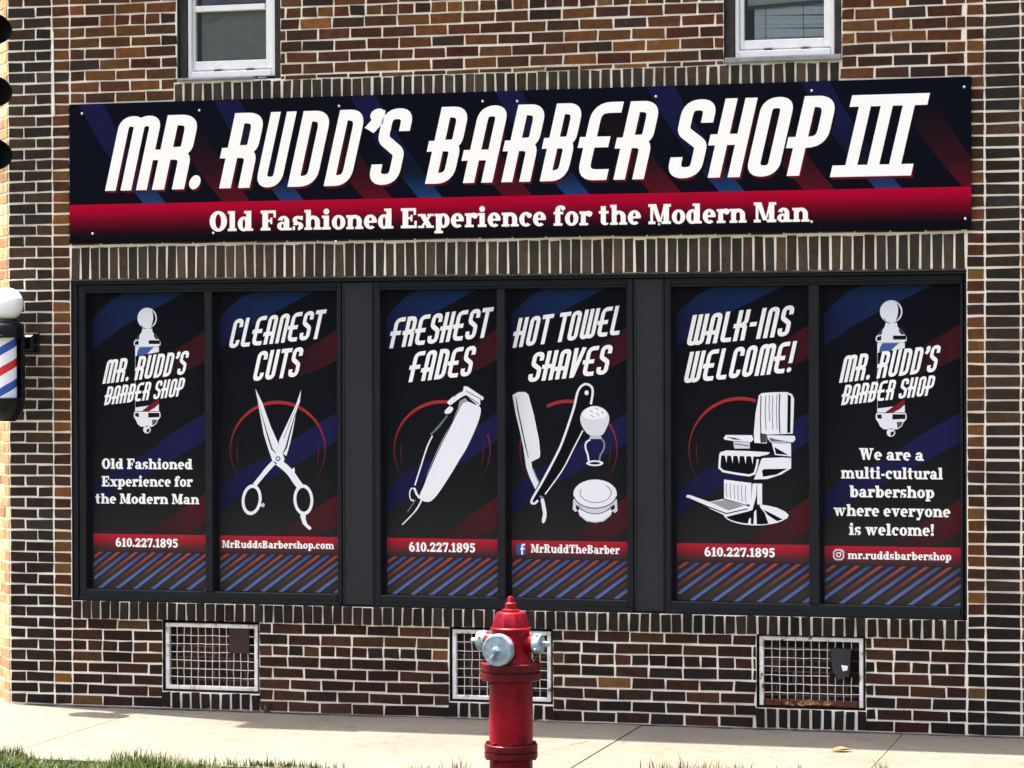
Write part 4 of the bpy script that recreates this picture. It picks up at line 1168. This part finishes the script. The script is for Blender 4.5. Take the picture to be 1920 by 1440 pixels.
def scissors(r):
    g = Art(PY); red_arc(g, 521, 843, 90); w, gy = rgb(228,230,234), rgb(120,124,130)
    g.poly([(564.6,731),(562.5,752.5),(554,780),(549,809),(543.8,832),(537,855),(522,845),(523,827),(537.5,796),(555,758.8)], w, 4)
    g.stroke([(561,757),(551,786),(544,811),(537,838),(531,850)], [.4,1.4,2.6,3.2,1.5], rgb(30,32,38), 5)
    g.stroke([(558,757),(546,786),(532,822)], [.3,1,1.4], gy, 5)
    g.poly([(479,728.5),(491.7,754.6),(508,800),(525,838),(534,861),(528,872),(511,864),(503,841),(495,815),(487,773)], w, 6)
    g.stroke([(483,748),(493,785),(503,820),(510,842),(518,850)], [.4,1.2,2.4,2.6,1], rgb(30,32,38), 7)
    g.stroke(opensm([(521,866),(533,875),(545,887),(556,903),(563,912)]), [13]*20+[10], w, 6.4)
    g.poly([(545,882),(552,876),(553,884),(550,892)], w, 6.8)
    g.stroke(opensm([(514,867),(505,876),(495,888),(486,899),(478,909)]), [9]*10+[8]*10+[11], w, 6.6)
    g.ring(472, 937, 18.6, 29, 13.2, 22.5, w, 7, rot=.12); g.ring(569, 937, 18.6, 29, 13.2, 22.5, w, 7, rot=-.06)
    g.stroke(opensm([(568,960),(569,972),(573,983),(583,992)]), [10]*5+[8]*5+[6]*5+[4], w, 7.3)
    g.disc(493.5, 947, 3, 4, rgb(190,192,196), 7); g.poly([(487,946),(492,945),(492,949),(487,950)], w, 6.5)
    g.disc(521.5, 860, 4.6, 4.8, rgb(90,110,150), 8, 14); g.disc(521.5, 860, 2.2, 2.4, w, 8.6, 10)
    g.build('scissors_drawing', PRINTK, r)
def clipper(r):
    g = Art(PY); red_arc(g, 829, 843, 91, gaps=((20, 78),)); w, gy, dk = rgb(232,233,236), rgb(110,114,120), rgb(24,26,31)
    g.poly(smooth([(862,761),(846,794),(825,834),(801,889),(788,925),(788,936),(800,941),(810,938),(824,922),(848,885),(861,863),(875,840),(893,801),(901,776),(900,763),(889,758),(875,753)]), w, 5)
    g.stroke(opensm([(861,766),(846,796),(823,842),(801,892),(790,917)]), 1.8, dk, 6)
    g.poly(smooth([(795,899),(800,894),(797,905),(790,921),(786,929),(789,912)]), dk, 6)
    g.poly([(870,724),(877,725),(907,745),(906,750),(900,750),(901,758),(897,761),(884,750),(873,741),(862,748),(850,757),(843,760),(838,754),(850,743),(868,734)], w, 6)
    g.stroke([(874,733),(888,741),(903,749)], 1.6, gy, 7); g.stroke([(873,741),(886,749),(898,757)], 1.4, dk, 7); g.stroke([(848,758),(860,749),(871,742)], 1.2, dk, 7)
    g.poly([(862,752),(872,746),(878,752),(868,756),(862,766),(858,768)], rgb(150,152,154), 6.6)
    g.stroke([(868,733),(858,738),(850,745)], 1.4, gy, 7)
    g.poly(smooth([(834,771),(843,762),(850,766),(845,774),(836,776)]), w, 6)
    g.stroke(opensm([(839,779),(828,793),(815,808),(807,815)]), [3]*5+[4]*5+[3]*5+[1.5], gy, 6)
    g.stroke(opensm([(811,817),(801,838),(790,872),(778,910)]), 2.6, w, 6)
    g.ring(773.5, 927, 6.4, 13, 4.2, 10.4, w, 6, 60, 300); g.stroke([(777,915),(781,926),(787,934)], 4, w, 6.4)
    g.stroke([(779.7,937),(772,948),(764,960)], 2, gy, 6); g.stroke(opensm([(791,936),(786,947),(778,959),(765,973),(754,984)]), [3]*10+[2.2]*10+[1.4], w, 6)
    g.build('clipper_drawing', PRINTK, r)
def razor(r):
    g = Art(PY); red_arc(g, 1066, 843, 92, gaps=((30, 72), (118, 137))); w, gy, dk = rgb(230,231,235), rgb(128,131,138), rgb(14,15,20)
    g.poly([(960.8,741),(971,735),(985,735),(991,740),(1000.4,775),(1010.8,825),(1013,850),(1012,858),(996.4,866),(998,877),(1010,906),(1004,918),(994,897),(986.7,877),(981.8,842),(976,814),(967,776)], w, 5)
    g.stroke([(967.5,744),(971,768),(979,806),(986,838),(991,858)], [1,2.2,2.2,2,1], dk, 6)
    g.stroke([(1000,880),(1005,893),(1011,905)], 2.4, gy, 6)
    g.poly(smooth([(1014,936),(1019,934),(1023,950),(1025,965),(1022,978),(1018,981),(1016,976),(1018,964),(1016,950)]), w, 5)
    inner = [(1000,941),(1018,906),(1047,851),(1060,820),(1078,768),(1086,735),(1096,723),(1106,724),(1110,734),(1106,762),(1093,806),(1077,838),(1056,879),(1022,928),(1006,941)]
    g.poly(inner, dk, 7)
    g.stroke(opensm([(1009,938),(1002,944),(997,938),(1017,903),(1045,850),(1058,819),(1076,765),(1084,733),(1096,720.5),(1108,724),(1111.5,735),(1108,758)]), 4.2, w, 8)
    g.stroke(opensm([(1093,807),(1077,838),(1056,879),(1033,912),(1022,927)]), 2.4, w, 8)
    g.disc(1100, 736.5, 4, 4.6, w, 8, 14); g.stroke([(1012,930),(1019,934)], 4, gy, 8)
    g.poly(smooth([(1088,786),(1092,772),(1103,764),(1115,761),(1130,765),(1140,775),(1142.5,787),(1138,801),(1128,816),(1106,816),(1093,802)]), rgb(214,216,221), 9)
    g.poly(smooth([(1092,778),(1103,765),(1115,762.5),(1130,766.5),(1139,778),(1128,785),(1105,786)]), rgb(238,239,242), 10)
    for a, b in (((1106,769),(1112,773)), ((1116,765),(1122,768)), ((1118,774),(1124,779)), ((1128,771),(1132,776)), ((1108,778),(1113,782))): g.stroke([a, b], 1.3, gy, 11)
    g.poly([(1107,817),(1127,817),(1129,823),(1105,823)], rgb(190,192,197), 9)
    g.stroke(opensm([(1107,824),(1099,830),(1098,840),(1102,852),(1104,864)]), 3.2, w, 9); g.stroke(opensm([(1128,823),(1133,830),(1132,842),(1126,853),(1124,864)]), 3.2, gy, 9)
    g.ring(1115.5, 868.5, 16, 5.4, 10, 2.4, w, 10, n=20)
    g.poly([(1075,936),(1157,936),(1158,958),(1153,962),(1147,956),(1146,966),(1132,977.5),(1116,980),(1100,977.5),(1086,966),(1085,955),(1079,960),(1074,955)], rgb(205,207,212), 9)
    g.poly([(1080,946),(1086,952),(1086,958),(1080,954)], dk, 10); g.poly([(1152,945),(1146,952),(1146,958),(1153,953)], dk, 10)
    g.poly(smooth([(1086,962),(1100,974),(1116,977),(1132,974),(1146,962),(1146,956),(1116,964),(1086,956)]), w, 10)
    g.disc(1116, 926, 40.8, 27, w, 10.6, 32); g.ring(1117, 924, 30, 19, 28.4, 17.5, gy, 11.4, -50, 200)
    g.ring(1116, 926, 41.4, 27.6, 39.4, 25.8, rgb(70,73,80), 11.4, 10, 170); g.ring(1116, 936, 36, 28, 34.4, 26.6, rgb(60,62,68), 11.4, 25, 155)
    g.build('razor_brush_and_bowl_drawing', PRINTK, r)
def chair(r):
    g = Art(PY); red_arc(g, 1388, 843, 97, gaps=((-40, 72),)); w, gy, dk = rgb(232,233,236), rgb(120,123,128), rgb(14,15,20)
    g.poly([(1423,741),(1429,737),(1450,735.5),(1475,735),(1485,739),(1489,747),(1488,780),(1486.5,813),(1460,814),(1438,815),(1437.5,832),(1414.6,830.6),(1413.5,811),(1416.7,775)], w, 6)
    for x, y0, y1, t in ((1427,742,828,1.8),(1436,742,806,1.2),(1443,740,790,1.1),(1449,742,806,1.1),(1457,740,806,1.1),(1462,738,812,2.2)):
        g.stroke([(x,y0),(x-1.2,(y0+y1)/2),(x+.4,y1)], t, rgb(40,42,46), 7)
    g.poly([(1477,739),(1483,743),(1482,811),(1476,812)], dk, 7); g.poly([(1425,812),(1438,814),(1437,830),(1426,830)], rgb(70,72,70), 7)
    g.poly([(1357,821),(1361,815.5),(1410,816),(1413,824),(1408,829),(1400,828),(1375,827),(1358,824)], w, 6); g.poly([(1362,819),(1378,821),(1392,825),(1376,824)], dk, 7)
    g.poly([(1375,828),(1406,829),(1406,841),(1377,841)], rgb(205,207,210), 6); g.stroke([(1377,832),(1404,836)], 1.4, dk, 7)
    g.poly([(1407,830),(1448,832),(1452,850),(1408,846)], dk, 6.4)
    g.poly([(1438,816),(1489.6,817),(1491.7,823),(1488,829),(1446,830),(1440,823)], w, 7.4); g.poly([(1441,820),(1456,824),(1480,828),(1446,828)], rgb(95,98,102), 8)
    g.poly([(1447,831),(1483,831),(1483.5,856),(1453,853)], w, 7); g.poly([(1452,838),(1478,853),(1455,851)], dk, 8)
    g.poly([(1350,848),(1362,844.5),(1400,845.5),(1444,848),(1440,852),(1423,856),(1353,854)], w, 7)
    g.poly([(1350,850),(1422,856),(1421,872),(1416,889),(1405,893),(1355,884),(1348.5,878)], dk, 6.6)
    g.stroke([(1351,850),(1349.4,866),(1349,877),(1356,883.5),(1380,888),(1405,891.5),(1415,887.5),(1419,874),(1421,861)], 4, w, 7.6)
    for x in (1361, 1372.5, 1384.5, 1397, 1410): g.poly([(x-2.4,852),(x+2.8,852.5),(x+1.4,868+(x-1360)*.06)], w, 8)
    g.poly([(1427.6,861.5),(1430,859),(1483.5,857),(1483.5,878),(1465,889.5),(1439,898),(1413.6,899),(1420,883)], w, 7); g.poly([(1428.7,882),(1433,879.5),(1476,878.7),(1456.6,889.5),(1430.8,894)], dk, 8)
    g.stroke([(1424,858),(1456,856),(1483,858)], 1.4, dk, 8)
    g.poly([(1357.6,899),(1409,905.6),(1409,945.5),(1398,946),(1357.6,934.7)], w, 6)
    for x, a, b in ((1362,903,931),(1369.5,904,934),(1377,905,936),(1384,906,938),(1391,907,940),(1398,908,942)): g.stroke([(x,a+3),(x-.6,(a+b)/2),(x+.8,b)], 1.3, gy, 7)
    g.poly([(1411,907),(1419,906),(1418,930),(1411,956),(1402,959),(1409,938)], w, 7); g.poly([(1419.5,906.7),(1429,906.7),(1429,947),(1420,945.5)], w, 7)
    g.ring(1418, 964, 61, 21, 59, 18.4, w, 6, 5, 185); g.poly([(1418,948),(1402,960),(1362,968),(1382,978),(1414,983),(1430,983),(1424,955)], dk, 6.4)
    g.poly([(1424,945.5),(1440,948),(1457,952),(1472,959),(1479,966),(1476,972),(1457,980.5),(1438,982.5),(1428,960)], w, 7)
    g.poly([(1431,955),(1468,974),(1457,977),(1440,966)], dk, 8); g.poly([(1426,952),(1434,962),(1441,982),(1428,983)], dk, 7.6); g.poly([(1414,960),(1418,955),(1419,983),(1413,983)], w, 7.6); g.poly([(1405,972),(1408,971),(1408,983),(1402,982)], w, 7.6)
    g.poly([(1286.6,932),(1288,928),(1293,927.8),(1330,941),(1355,935.8),(1398,947.6),(1408,952),(1402,959),(1362,969),(1356,965),(1330,953)], w, 8)
    g.stroke([(1290,934),(1325,949),(1362,963),(1402,954)], 2, dk, 9); g.stroke([(1298,940),(1330,953)], 1.4, dk, 9)
    g.poly([(1332,941.5),(1362,937),(1395,948),(1380,953),(1366,957)], rgb(150,152,152), 9)
    g.build('barber_chair_drawing', PRINTK, r)

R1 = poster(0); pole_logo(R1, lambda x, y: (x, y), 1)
title_lines(R1, [("MR. RUDD'S", (192,720), (346,702), 45), ("BARBER SHOP", (195,760), (341,742.5), 35)])
text_lines(R1, [('Old Fashioned', (191,879), (361,880), 19.5), ('Experience for', (191,912), (361,912.5), 19.5), ('the Modern Man', (179,944), (373.5,945.5), 19), ('610.227.1895', (217,1025), (334,1027), 16.5)])
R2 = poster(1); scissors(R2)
title_lines(R2, [('CLEANEST', (428,653.5), (599,635), 55), ('CUTS', (473,715), (558,706), 56)])
text_lines(R2, [('MrRuddsBarbershop.com', (416.5,1027), (626.5,1029.5), 14)])
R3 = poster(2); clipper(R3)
title_lines(R3, [('FRESHEST', (730,653.5), (912,632.7), 57), ('FADES', (766,717), (882,704.6), 57)])
text_lines(R3, [('610.227.1895', (767,1034), (891.5,1036), 17.5)])
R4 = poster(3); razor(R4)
title_lines(R4, [('HOT TOWEL', (961,652.5), (1160,627.5), 56), ('SHAVES', (989,717), (1138,701.5), 56)])
text_lines(R4, [('MrRuddTheBarber', (995.4,1036), (1161.7,1039), 16)])
g = Art(PY); fb = rgb(66, 84, 150)
g.poly(smooth([(968,1021),(971,1018.5),(983,1018.5),(986,1021),(986,1037),(983,1040),(971,1040),(968,1037)], 3), fb, 6)
g.stroke(opensm([(984.5,1021.5),(980.5,1021.5),(979,1025),(979,1040)]), 3.4, WHT, 7); g.stroke([(975.5,1029),(984,1029)], 3, WHT, 7.5); g.build('social_icon', PRINTK, R4)
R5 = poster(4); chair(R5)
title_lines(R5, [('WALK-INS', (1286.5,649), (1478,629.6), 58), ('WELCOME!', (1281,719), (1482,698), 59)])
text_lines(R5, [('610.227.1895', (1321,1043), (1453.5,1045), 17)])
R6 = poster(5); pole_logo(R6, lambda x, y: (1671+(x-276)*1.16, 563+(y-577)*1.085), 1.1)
title_lines(R6, [("MR. RUDD'S", (1573,718), (1754,697), 51), ("BARBER SHOP", (1577,760), (1747,741), 38)])
text_lines(R6, [('We are a', (1611,862), (1732,864), 22), ('multi-cultural', (1577,897), (1768,899), 22), ('barbershop', (1593,932), (1752,934), 22),
                ('where everyone', (1563,967), (1782,970), 22), ('is welcome!', (1592,1003), (1752,1005), 22), ('mr.ruddsbarbershop', (1589.6,1048), (1784,1051), 15)])
g = Art(PY)
ro = lambda s: [(1572.5+s*dx, 1040+s*dy) for dx, dy in ((-1,-.55),(-.55,-1),(.55,-1),(1,-.55),(1,.55),(.55,1),(-.55,1),(-1,.55))]
A_, B_ = ro(10.5), ro(7.6); g.strip(A_+A_[:1], B_+B_[:1], rgb(235,200,205), 6)
g.ring(1572.5, 1040, 5, 5, 2.8, 2.8, WHT, 6, n=14); g.disc(1577, 1035, 1.2, 1.2, WHT, 7, 8); g.build('social_icon', PRINTK, R6)

# ------------------------------------------------------------------ barber pole at the corner
px_axis = 13.5
ax = P(px_axis, 690, 16.42)
SC = 16.42/F_PX                     # metres per photo pixel at the pole
def pz(py): return CAM.z + ray(px_axis, py).z*16.42
bpz0 = pz(790)
bpole = thing('barber_pole', 'red white and blue striped barber pole with a white globe beside the entrance corner', 'barber pole', (ax.x, ax.y, bpz0))
TR = lambda z=0: Matrix.Translation((ax.x, ax.y, z))
rg_, rc = 31*SC, 30*SC
zg = pz(570)
g = Geo(); g.lathe([(max(1e-7, rg_*math.cos(math.radians(a))), rg_*math.sin(math.radians(a))) for a in range(-80, 91, 10)], 32, TR(zg)); g.build('globe', GLOBE, bpole, smooth=60)
z1, z2, z3, z4 = pz(600), pz(632), pz(747), pz(790)
g = Geo(); g.lathe([(0, z1+.006), (rc*.62, z1+.006), (rc*.70, z1-.01), (rc*.86, z1-.018), (rc*1.02, z1-.034), (rc*1.05, z1-.045), (rc*1.05, z2+.014), (rc*1.12, z2+.010), (rc*1.12, z2-.004), (rc*.9, z2-.006), (0, z2-.006)], 36, TR()); g.build('top_cap', BLACKM, bpole, smooth=35)
g = Geo(); g.lathe([(0, z3+.006), (rc*.9, z3+.006), (rc*1.12, z3+.002), (rc*1.12, z3-.014), (rc*1.05, z3-.018), (rc*1.05, z3-.045), (rc*.98, z3-.075), (rc*.72, z4+.018), (rc*.5, z4), (0, z4)], 36, TR()); g.build('bottom_cap', BLACKM, bpole, smooth=35)
zc_ = (z2+z3)/2
g = Geo(); hh = (z2-z3)/2-.004
for k in range(48):
    a, b = 2*math.pi*k/48, 2*math.pi*(k+1)/48; r_ = rc*.76
    g.face([(r_*math.cos(a), r_*math.sin(a), -hh), (r_*math.cos(b), r_*math.sin(b), -hh), (r_*math.cos(b), r_*math.sin(b), hh), (r_*math.cos(a), r_*math.sin(a), hh)])
cyl = g.build('striped_cylinder', pole_stripe_mat(.252, 1.05), None, smooth=60)
cyl.parent = bpole; cyl.location = (0, 0, zc_-bpz0)
# half shell behind the cylinder, open towards the street and the entrance
aopen = math.atan2(CAM.y-ax.y, CAM.x-ax.x) + math.radians(48)
g = Geo()
span0, span1 = aopen-math.radians(8), aopen+math.radians(168)
rr0, rr1 = rc*.80, rc*1.12
back = [(rr0, z3+.003), (rr1, z3+.003), (rr1, z2-.003), (rr0, z2-.003), (rr0, z3+.003)]
g.lathe(back, 24, TR(), a0=aopen-math.radians(0), a1=aopen+math.radians(170)-math.pi*0)
g.build('back_shell', BLACKM, bpole, smooth=35)
# bracket to the wall
bx, bzc = WX(61, 0, 642), W(61, 642)[1]
g = Geo(); g.chbox(bx-.055, -.020, bzc-.065, bx+.050, -.004, bzc+.060, .006)
g.tube([(bx-.01, -.015, bzc+.02), (bx-.05, -.09, bzc+.02), (ax.x+.03, ax.y+.06, bzc+.02)], .032, 10)
g.chbox(bx-.05, -.10, bzc-.052, bx+.046, -.020, bzc+.045, .012)
g.tube([(bx-.02, -.102, bzc-.02), (bx-.03, -.110, bzc-.02)], .010, 8)
g.build('bracket', BLACKM, bpole)

# ------------------------------------------------------------------ traffic signal, seen from the side at the left edge
DT = 11.6; ST = DT/F_PX
tl0 = P(-62, 172, DT)
tl = thing('traffic_light', 'black traffic signal at the left edge seen side on with three visors', 'traffic light', (tl0.x, tl0.y, 0))
right = Vector((RGT.x, RGT.y, 0)).normalized(); fwd = Vector((FWD.x, FWD.y, 0)).normalized()
face = (right*.97 - fwd*.24).normalized(); side = Vector((-face.y, face.x, 0))
zs = [CAM.z + ray(-12, y).z*DT for y in (55, 172, 290)]
BL = plain('black_signal_metal', (.004, .004, .005), .5, .3, 0, .2, 20)
def obox(g, c, hx, hy, hz):
    v = [c + face*sx*hx + side*sy*hy + Vector((0, 0, sz*hz)) for sx, sy, sz in ((-1,-1,-1),(1,-1,-1),(1,1,-1),(-1,1,-1),(-1,-1,1),(1,-1,1),(1,1,1),(-1,1,1))]
    for q in ((0,1,5,4),(2,3,7,6),(3,0,4,7),(1,2,6,5),(4,5,6,7),(3,2,1,0)): g.face([v[i] for i in q])
base = Vector((tl0.x, tl0.y, 0))
g = Geo()
for z in zs: obox(g, base+Vector((0, 0, z)), .085, .125, (zs[0]-zs[1])/2-.004)
g.build('housing', BL, tl)
lens_c = [(.30, .02, .02), (.32, .20, .02), (.02, .22, .10)]
for z, lc in zip(zs, lens_c):
    g = Geo(); R_ = .088; n = 28; m_ = 7
    o0 = base + face*.086 + Vector((0, 0, z))
    Ls = lambda a: .022 + .083*max(0.0, .5+.5*math.sin(a)*.4+.22*abs(math.cos(a)))      # visor depth round the ring: rounded tip in profile
    tipx = (15+62)*ST
    def vp(a, t, r):
        prof = math.sqrt(max(0, 1-(math.sin(a)*.93)**2))
        L = (tipx-.086)*(.25+.75*prof)
        return o0 + face*L*t + side*math.cos(a)*r*.9 + Vector((0, 0, math.sin(a)*r*.78))
    for k in range(n):
        a, b = 2*math.pi*k/n, 2*math.pi*(k+1)/n
        for i in range(m_):
            g.face([vp(a, i/m_, R_), vp(b, i/m_, R_), vp(b, (i+1)/m_, R_), vp(a, (i+1)/m_, R_)])
            g.face([vp(a, i/m_, R_-.004), vp(a, (i+1)/m_, R_-.004), vp(b, (i+1)/m_, R_-.004), vp(b, i/m_, R_-.004)])
        g.face([vp(a, 1, R_), vp(b, 1, R_), vp(b, 1, R_-.004), vp(a, 1, R_-.004)])
    vz = g.build('visor', BL, tl)
    g = Geo(); q = [o0 + face*.004 + side*math.cos(a)*.07 + Vector((0, 0, math.sin(a)*.066)) for a in (2*math.pi*i/24 for i in range(24))]
    g.face(q); le = g.build('lens', plain('signal_lens', lc, .2, .5, 0, .1), vz)
g = Geo(); pb = base - face*.42
g.tube([pb+Vector((0, 0, -.05)), pb+Vector((0, 0, 5.0))], .055, 16); g.lathe([(.16, -.04), (.16, .10), (.10, .22), (.058, .26)], 20, Matrix.Translation(pb)); g.build('post', BL, tl, smooth=40)
for z in (zs[0]+.05, zs[2]-.05):
    g = Geo(); g.tube([pb+Vector((0, 0, z)), base+Vector((0, 0, z))], .022, 10); g.build('mounting_arm', BL, tl)

# ------------------------------------------------------------------ fire hydrant on the verge
HD = 13.4; HS = HD/F_PX
h0 = P(958, 1300, HD)
HY = thing('fire_hydrant', 'red fire hydrant with grey blue nozzle caps standing in front of the shop', 'fire hydrant', (h0.x, h0.y, -.03))
HX, HYY = h0.x, h0.y
def hz(py): return CAM.z + (ray(958, py).z)*HD
toc = Vector((CAM.x-HX, CAM.y-HYY, 0)).normalized()
def hdir(deg):      # 0 = straight at the camera, positive = to the right in the photo
    a = math.radians(deg); lft = Vector((-RGT.x, -RGT.y, 0)).normalized()
    return (toc*math.cos(a) - lft*math.sin(a)).normalized()
def Hm(z=0): return Matrix.Translation((HX, HYY, z))
RB = 41*HS
g = Geo()
g.lathe([(RB*.99, -.05), (RB*.99, hz(1414))], 40, Hm())
g.lathe([(RB*1.0, hz(1393)), (RB*1.0, hz(1290)), (RB*1.01, hz(1276))], 40, Hm())
g.build('lower_barrel', RED, HY, smooth=40)
# upper barrel with the nozzle section
g = Geo()
g.lathe([(RB*1.02, hz(1244)), (RB*.98, hz(1236)), (RB*.86, hz(1226)), (RB*.84, hz(1196)), (RB*.88, hz(1180)), (RB*.9, hz(1176))], 40, Hm())
up = g.build('upper_barrel', RED, HY, smooth=40)
# eight sided bonnet
g = Geo(); off = math.radians(12)
prof = [(RB*.86, 1179), (RB*.845, 1172), (RB*.80, 1163), (RB*.72, 1154), (RB*.66, 1149), (RB*.58, 1147), (RB*.0, 1145.5)]
g.lathe([(r_, hz(y)) for r_, y in prof], 10, Hm() @ Matrix.Rotation(off, 4, 'Z'))
g.build('bonnet', RED, HY, smooth=28)
g = Geo()
g.lathe([(RB*.40, hz(1147)), (RB*.40, hz(1143)), (RB*.26, hz(1141)), (RB*.25, hz(1131)), (RB*.20, hz(1129))], 20, Hm())
g.lathe([(RB*.19, hz(1130)), (RB*.16, hz(1121)), (RB*.10, hz(1118)), (0, hz(1117.4))], 5, Hm())
g.build('operating_nut', RED, HY, smooth=30)
def flange(name, ytop, ybot, r_, bolts, mat):
    zt_, zb_ = hz(ytop), hz(ybot); mid = (zt_+zb_)/2; gp = (zt_-zb_)*.07
    g = Geo()
    g.lathe([(RB*.95, zt_), (r_*.96, zt_), (r_, zt_-.004), (r_, mid+gp), (r_*.93, mid+gp*.6), (r_*.93, mid-gp*.6), (r_, mid-gp), (r_, zb_+.004), (r_*.96, zb_), (RB*.95, zb_)], 44, Hm())
    fo = g.build(name, mat, HY, smooth=35)
    for k in range(bolts):
        a = 2*math.pi*(k+.3)/bolts; p = Vector((HX+r_*.86*math.cos(a), HYY+r_*.86*math.sin(a), 0))
        g = Geo(); g.lathe([(0, zt_+.013), (.010, zt_+.013), (.012, zt_+.009), (.012, zt_-.001), (.006, zt_-.001), (.006, zb_+.001), (.012, zb_+.001), (.012, zb_-.010), (0, zb_-.010)], 6, Matrix.Translation(p))
        g.build('bolt', mat, fo)
flange('upper_flange', 1241, 1274, 57*HS, 8, DKRED); flange('lower_flange', 1394, 1421, 50*HS, 8, DKRED)
def nozzle(deg, z, r_neck, r_cap, l0, l1, l2, pumper):
    d = hdir(deg); c0 = Vector((HX, HYY, z))
    m_ = Matrix.Translation(c0) @ d.to_track_quat('Z', 'Y').to_matrix().to_4x4()
    g = Geo(); g.lathe([(r_neck*1.15, RB*.55), (r_neck*1.05, l0-.02), (r_neck*1.12, l0-.012), (r_neck*1.12, l0)], 28, m_); g.build('nozzle', RED, HY, smooth=40)
    g = Geo()
    g.lathe([(r_cap*.96, l0-.004), (r_cap, l0+.002), (r_cap, l1-.008), (r_cap*.97, l1-.002), (r_cap*.86, l1), (r_cap*.84, l1-.002), (0, l1+.004)], 32, m_)
    cp = g.build('nozzle_cap', CAPM, HY, smooth=32)
    g = Geo(); nr = .017 if pumper else .016
    g.lathe([(nr*1.5, l1-.003), (nr*1.4, l1+.004), (nr, l1+.006), (nr*.86, l2-.003), (nr*.5, l2), (0, l2)], 5, m_)
    if not pumper:
        for k in range(4):
            a = math.pi/2*k+.5
            p = m_ @ Vector((math.cos(a)*r_cap, math.sin(a)*r_cap, (l0+l1)/2)); q_ = m_ @ Vector((math.cos(a)*(r_cap+.008), math.sin(a)*(r_cap+.008), (l0+l1)/2))
            g.tube([p, q_], .008, 6)
    else:
        for s in (.9, 1.6):
            p = m_ @ Vector((.004, -.006, l1+.006)); q_ = m_ @ Vector((.030*math.cos(s+2.2), -.052*math.sin(s), l1+.004)); g.tube([p, q_], .0045, 6)
    g.build('cap_nut', CAPM, cp, smooth=30)
nozzle(-24, hz(1213), 25*HS, 30*HS, .135, .176, .200, True)
nozzle(-113, hz(1203), 15*HS, 18*HS, .135, .178, .215, False)
nozzle(67, hz(1205), 16*HS, 18.5*HS, .132, .170, .210, False)
# breakaway chain lug and paint drips are too small to show; a shallow collar ties bonnet and barrel
g = Geo(); g.lathe([(RB*.90, hz(1182)), (RB*.93, hz(1180)), (RB*.93, hz(1177)), (RB*.86, hz(1175))], 40, Hm()); g.build('bonnet_collar', RED, HY, smooth=40)
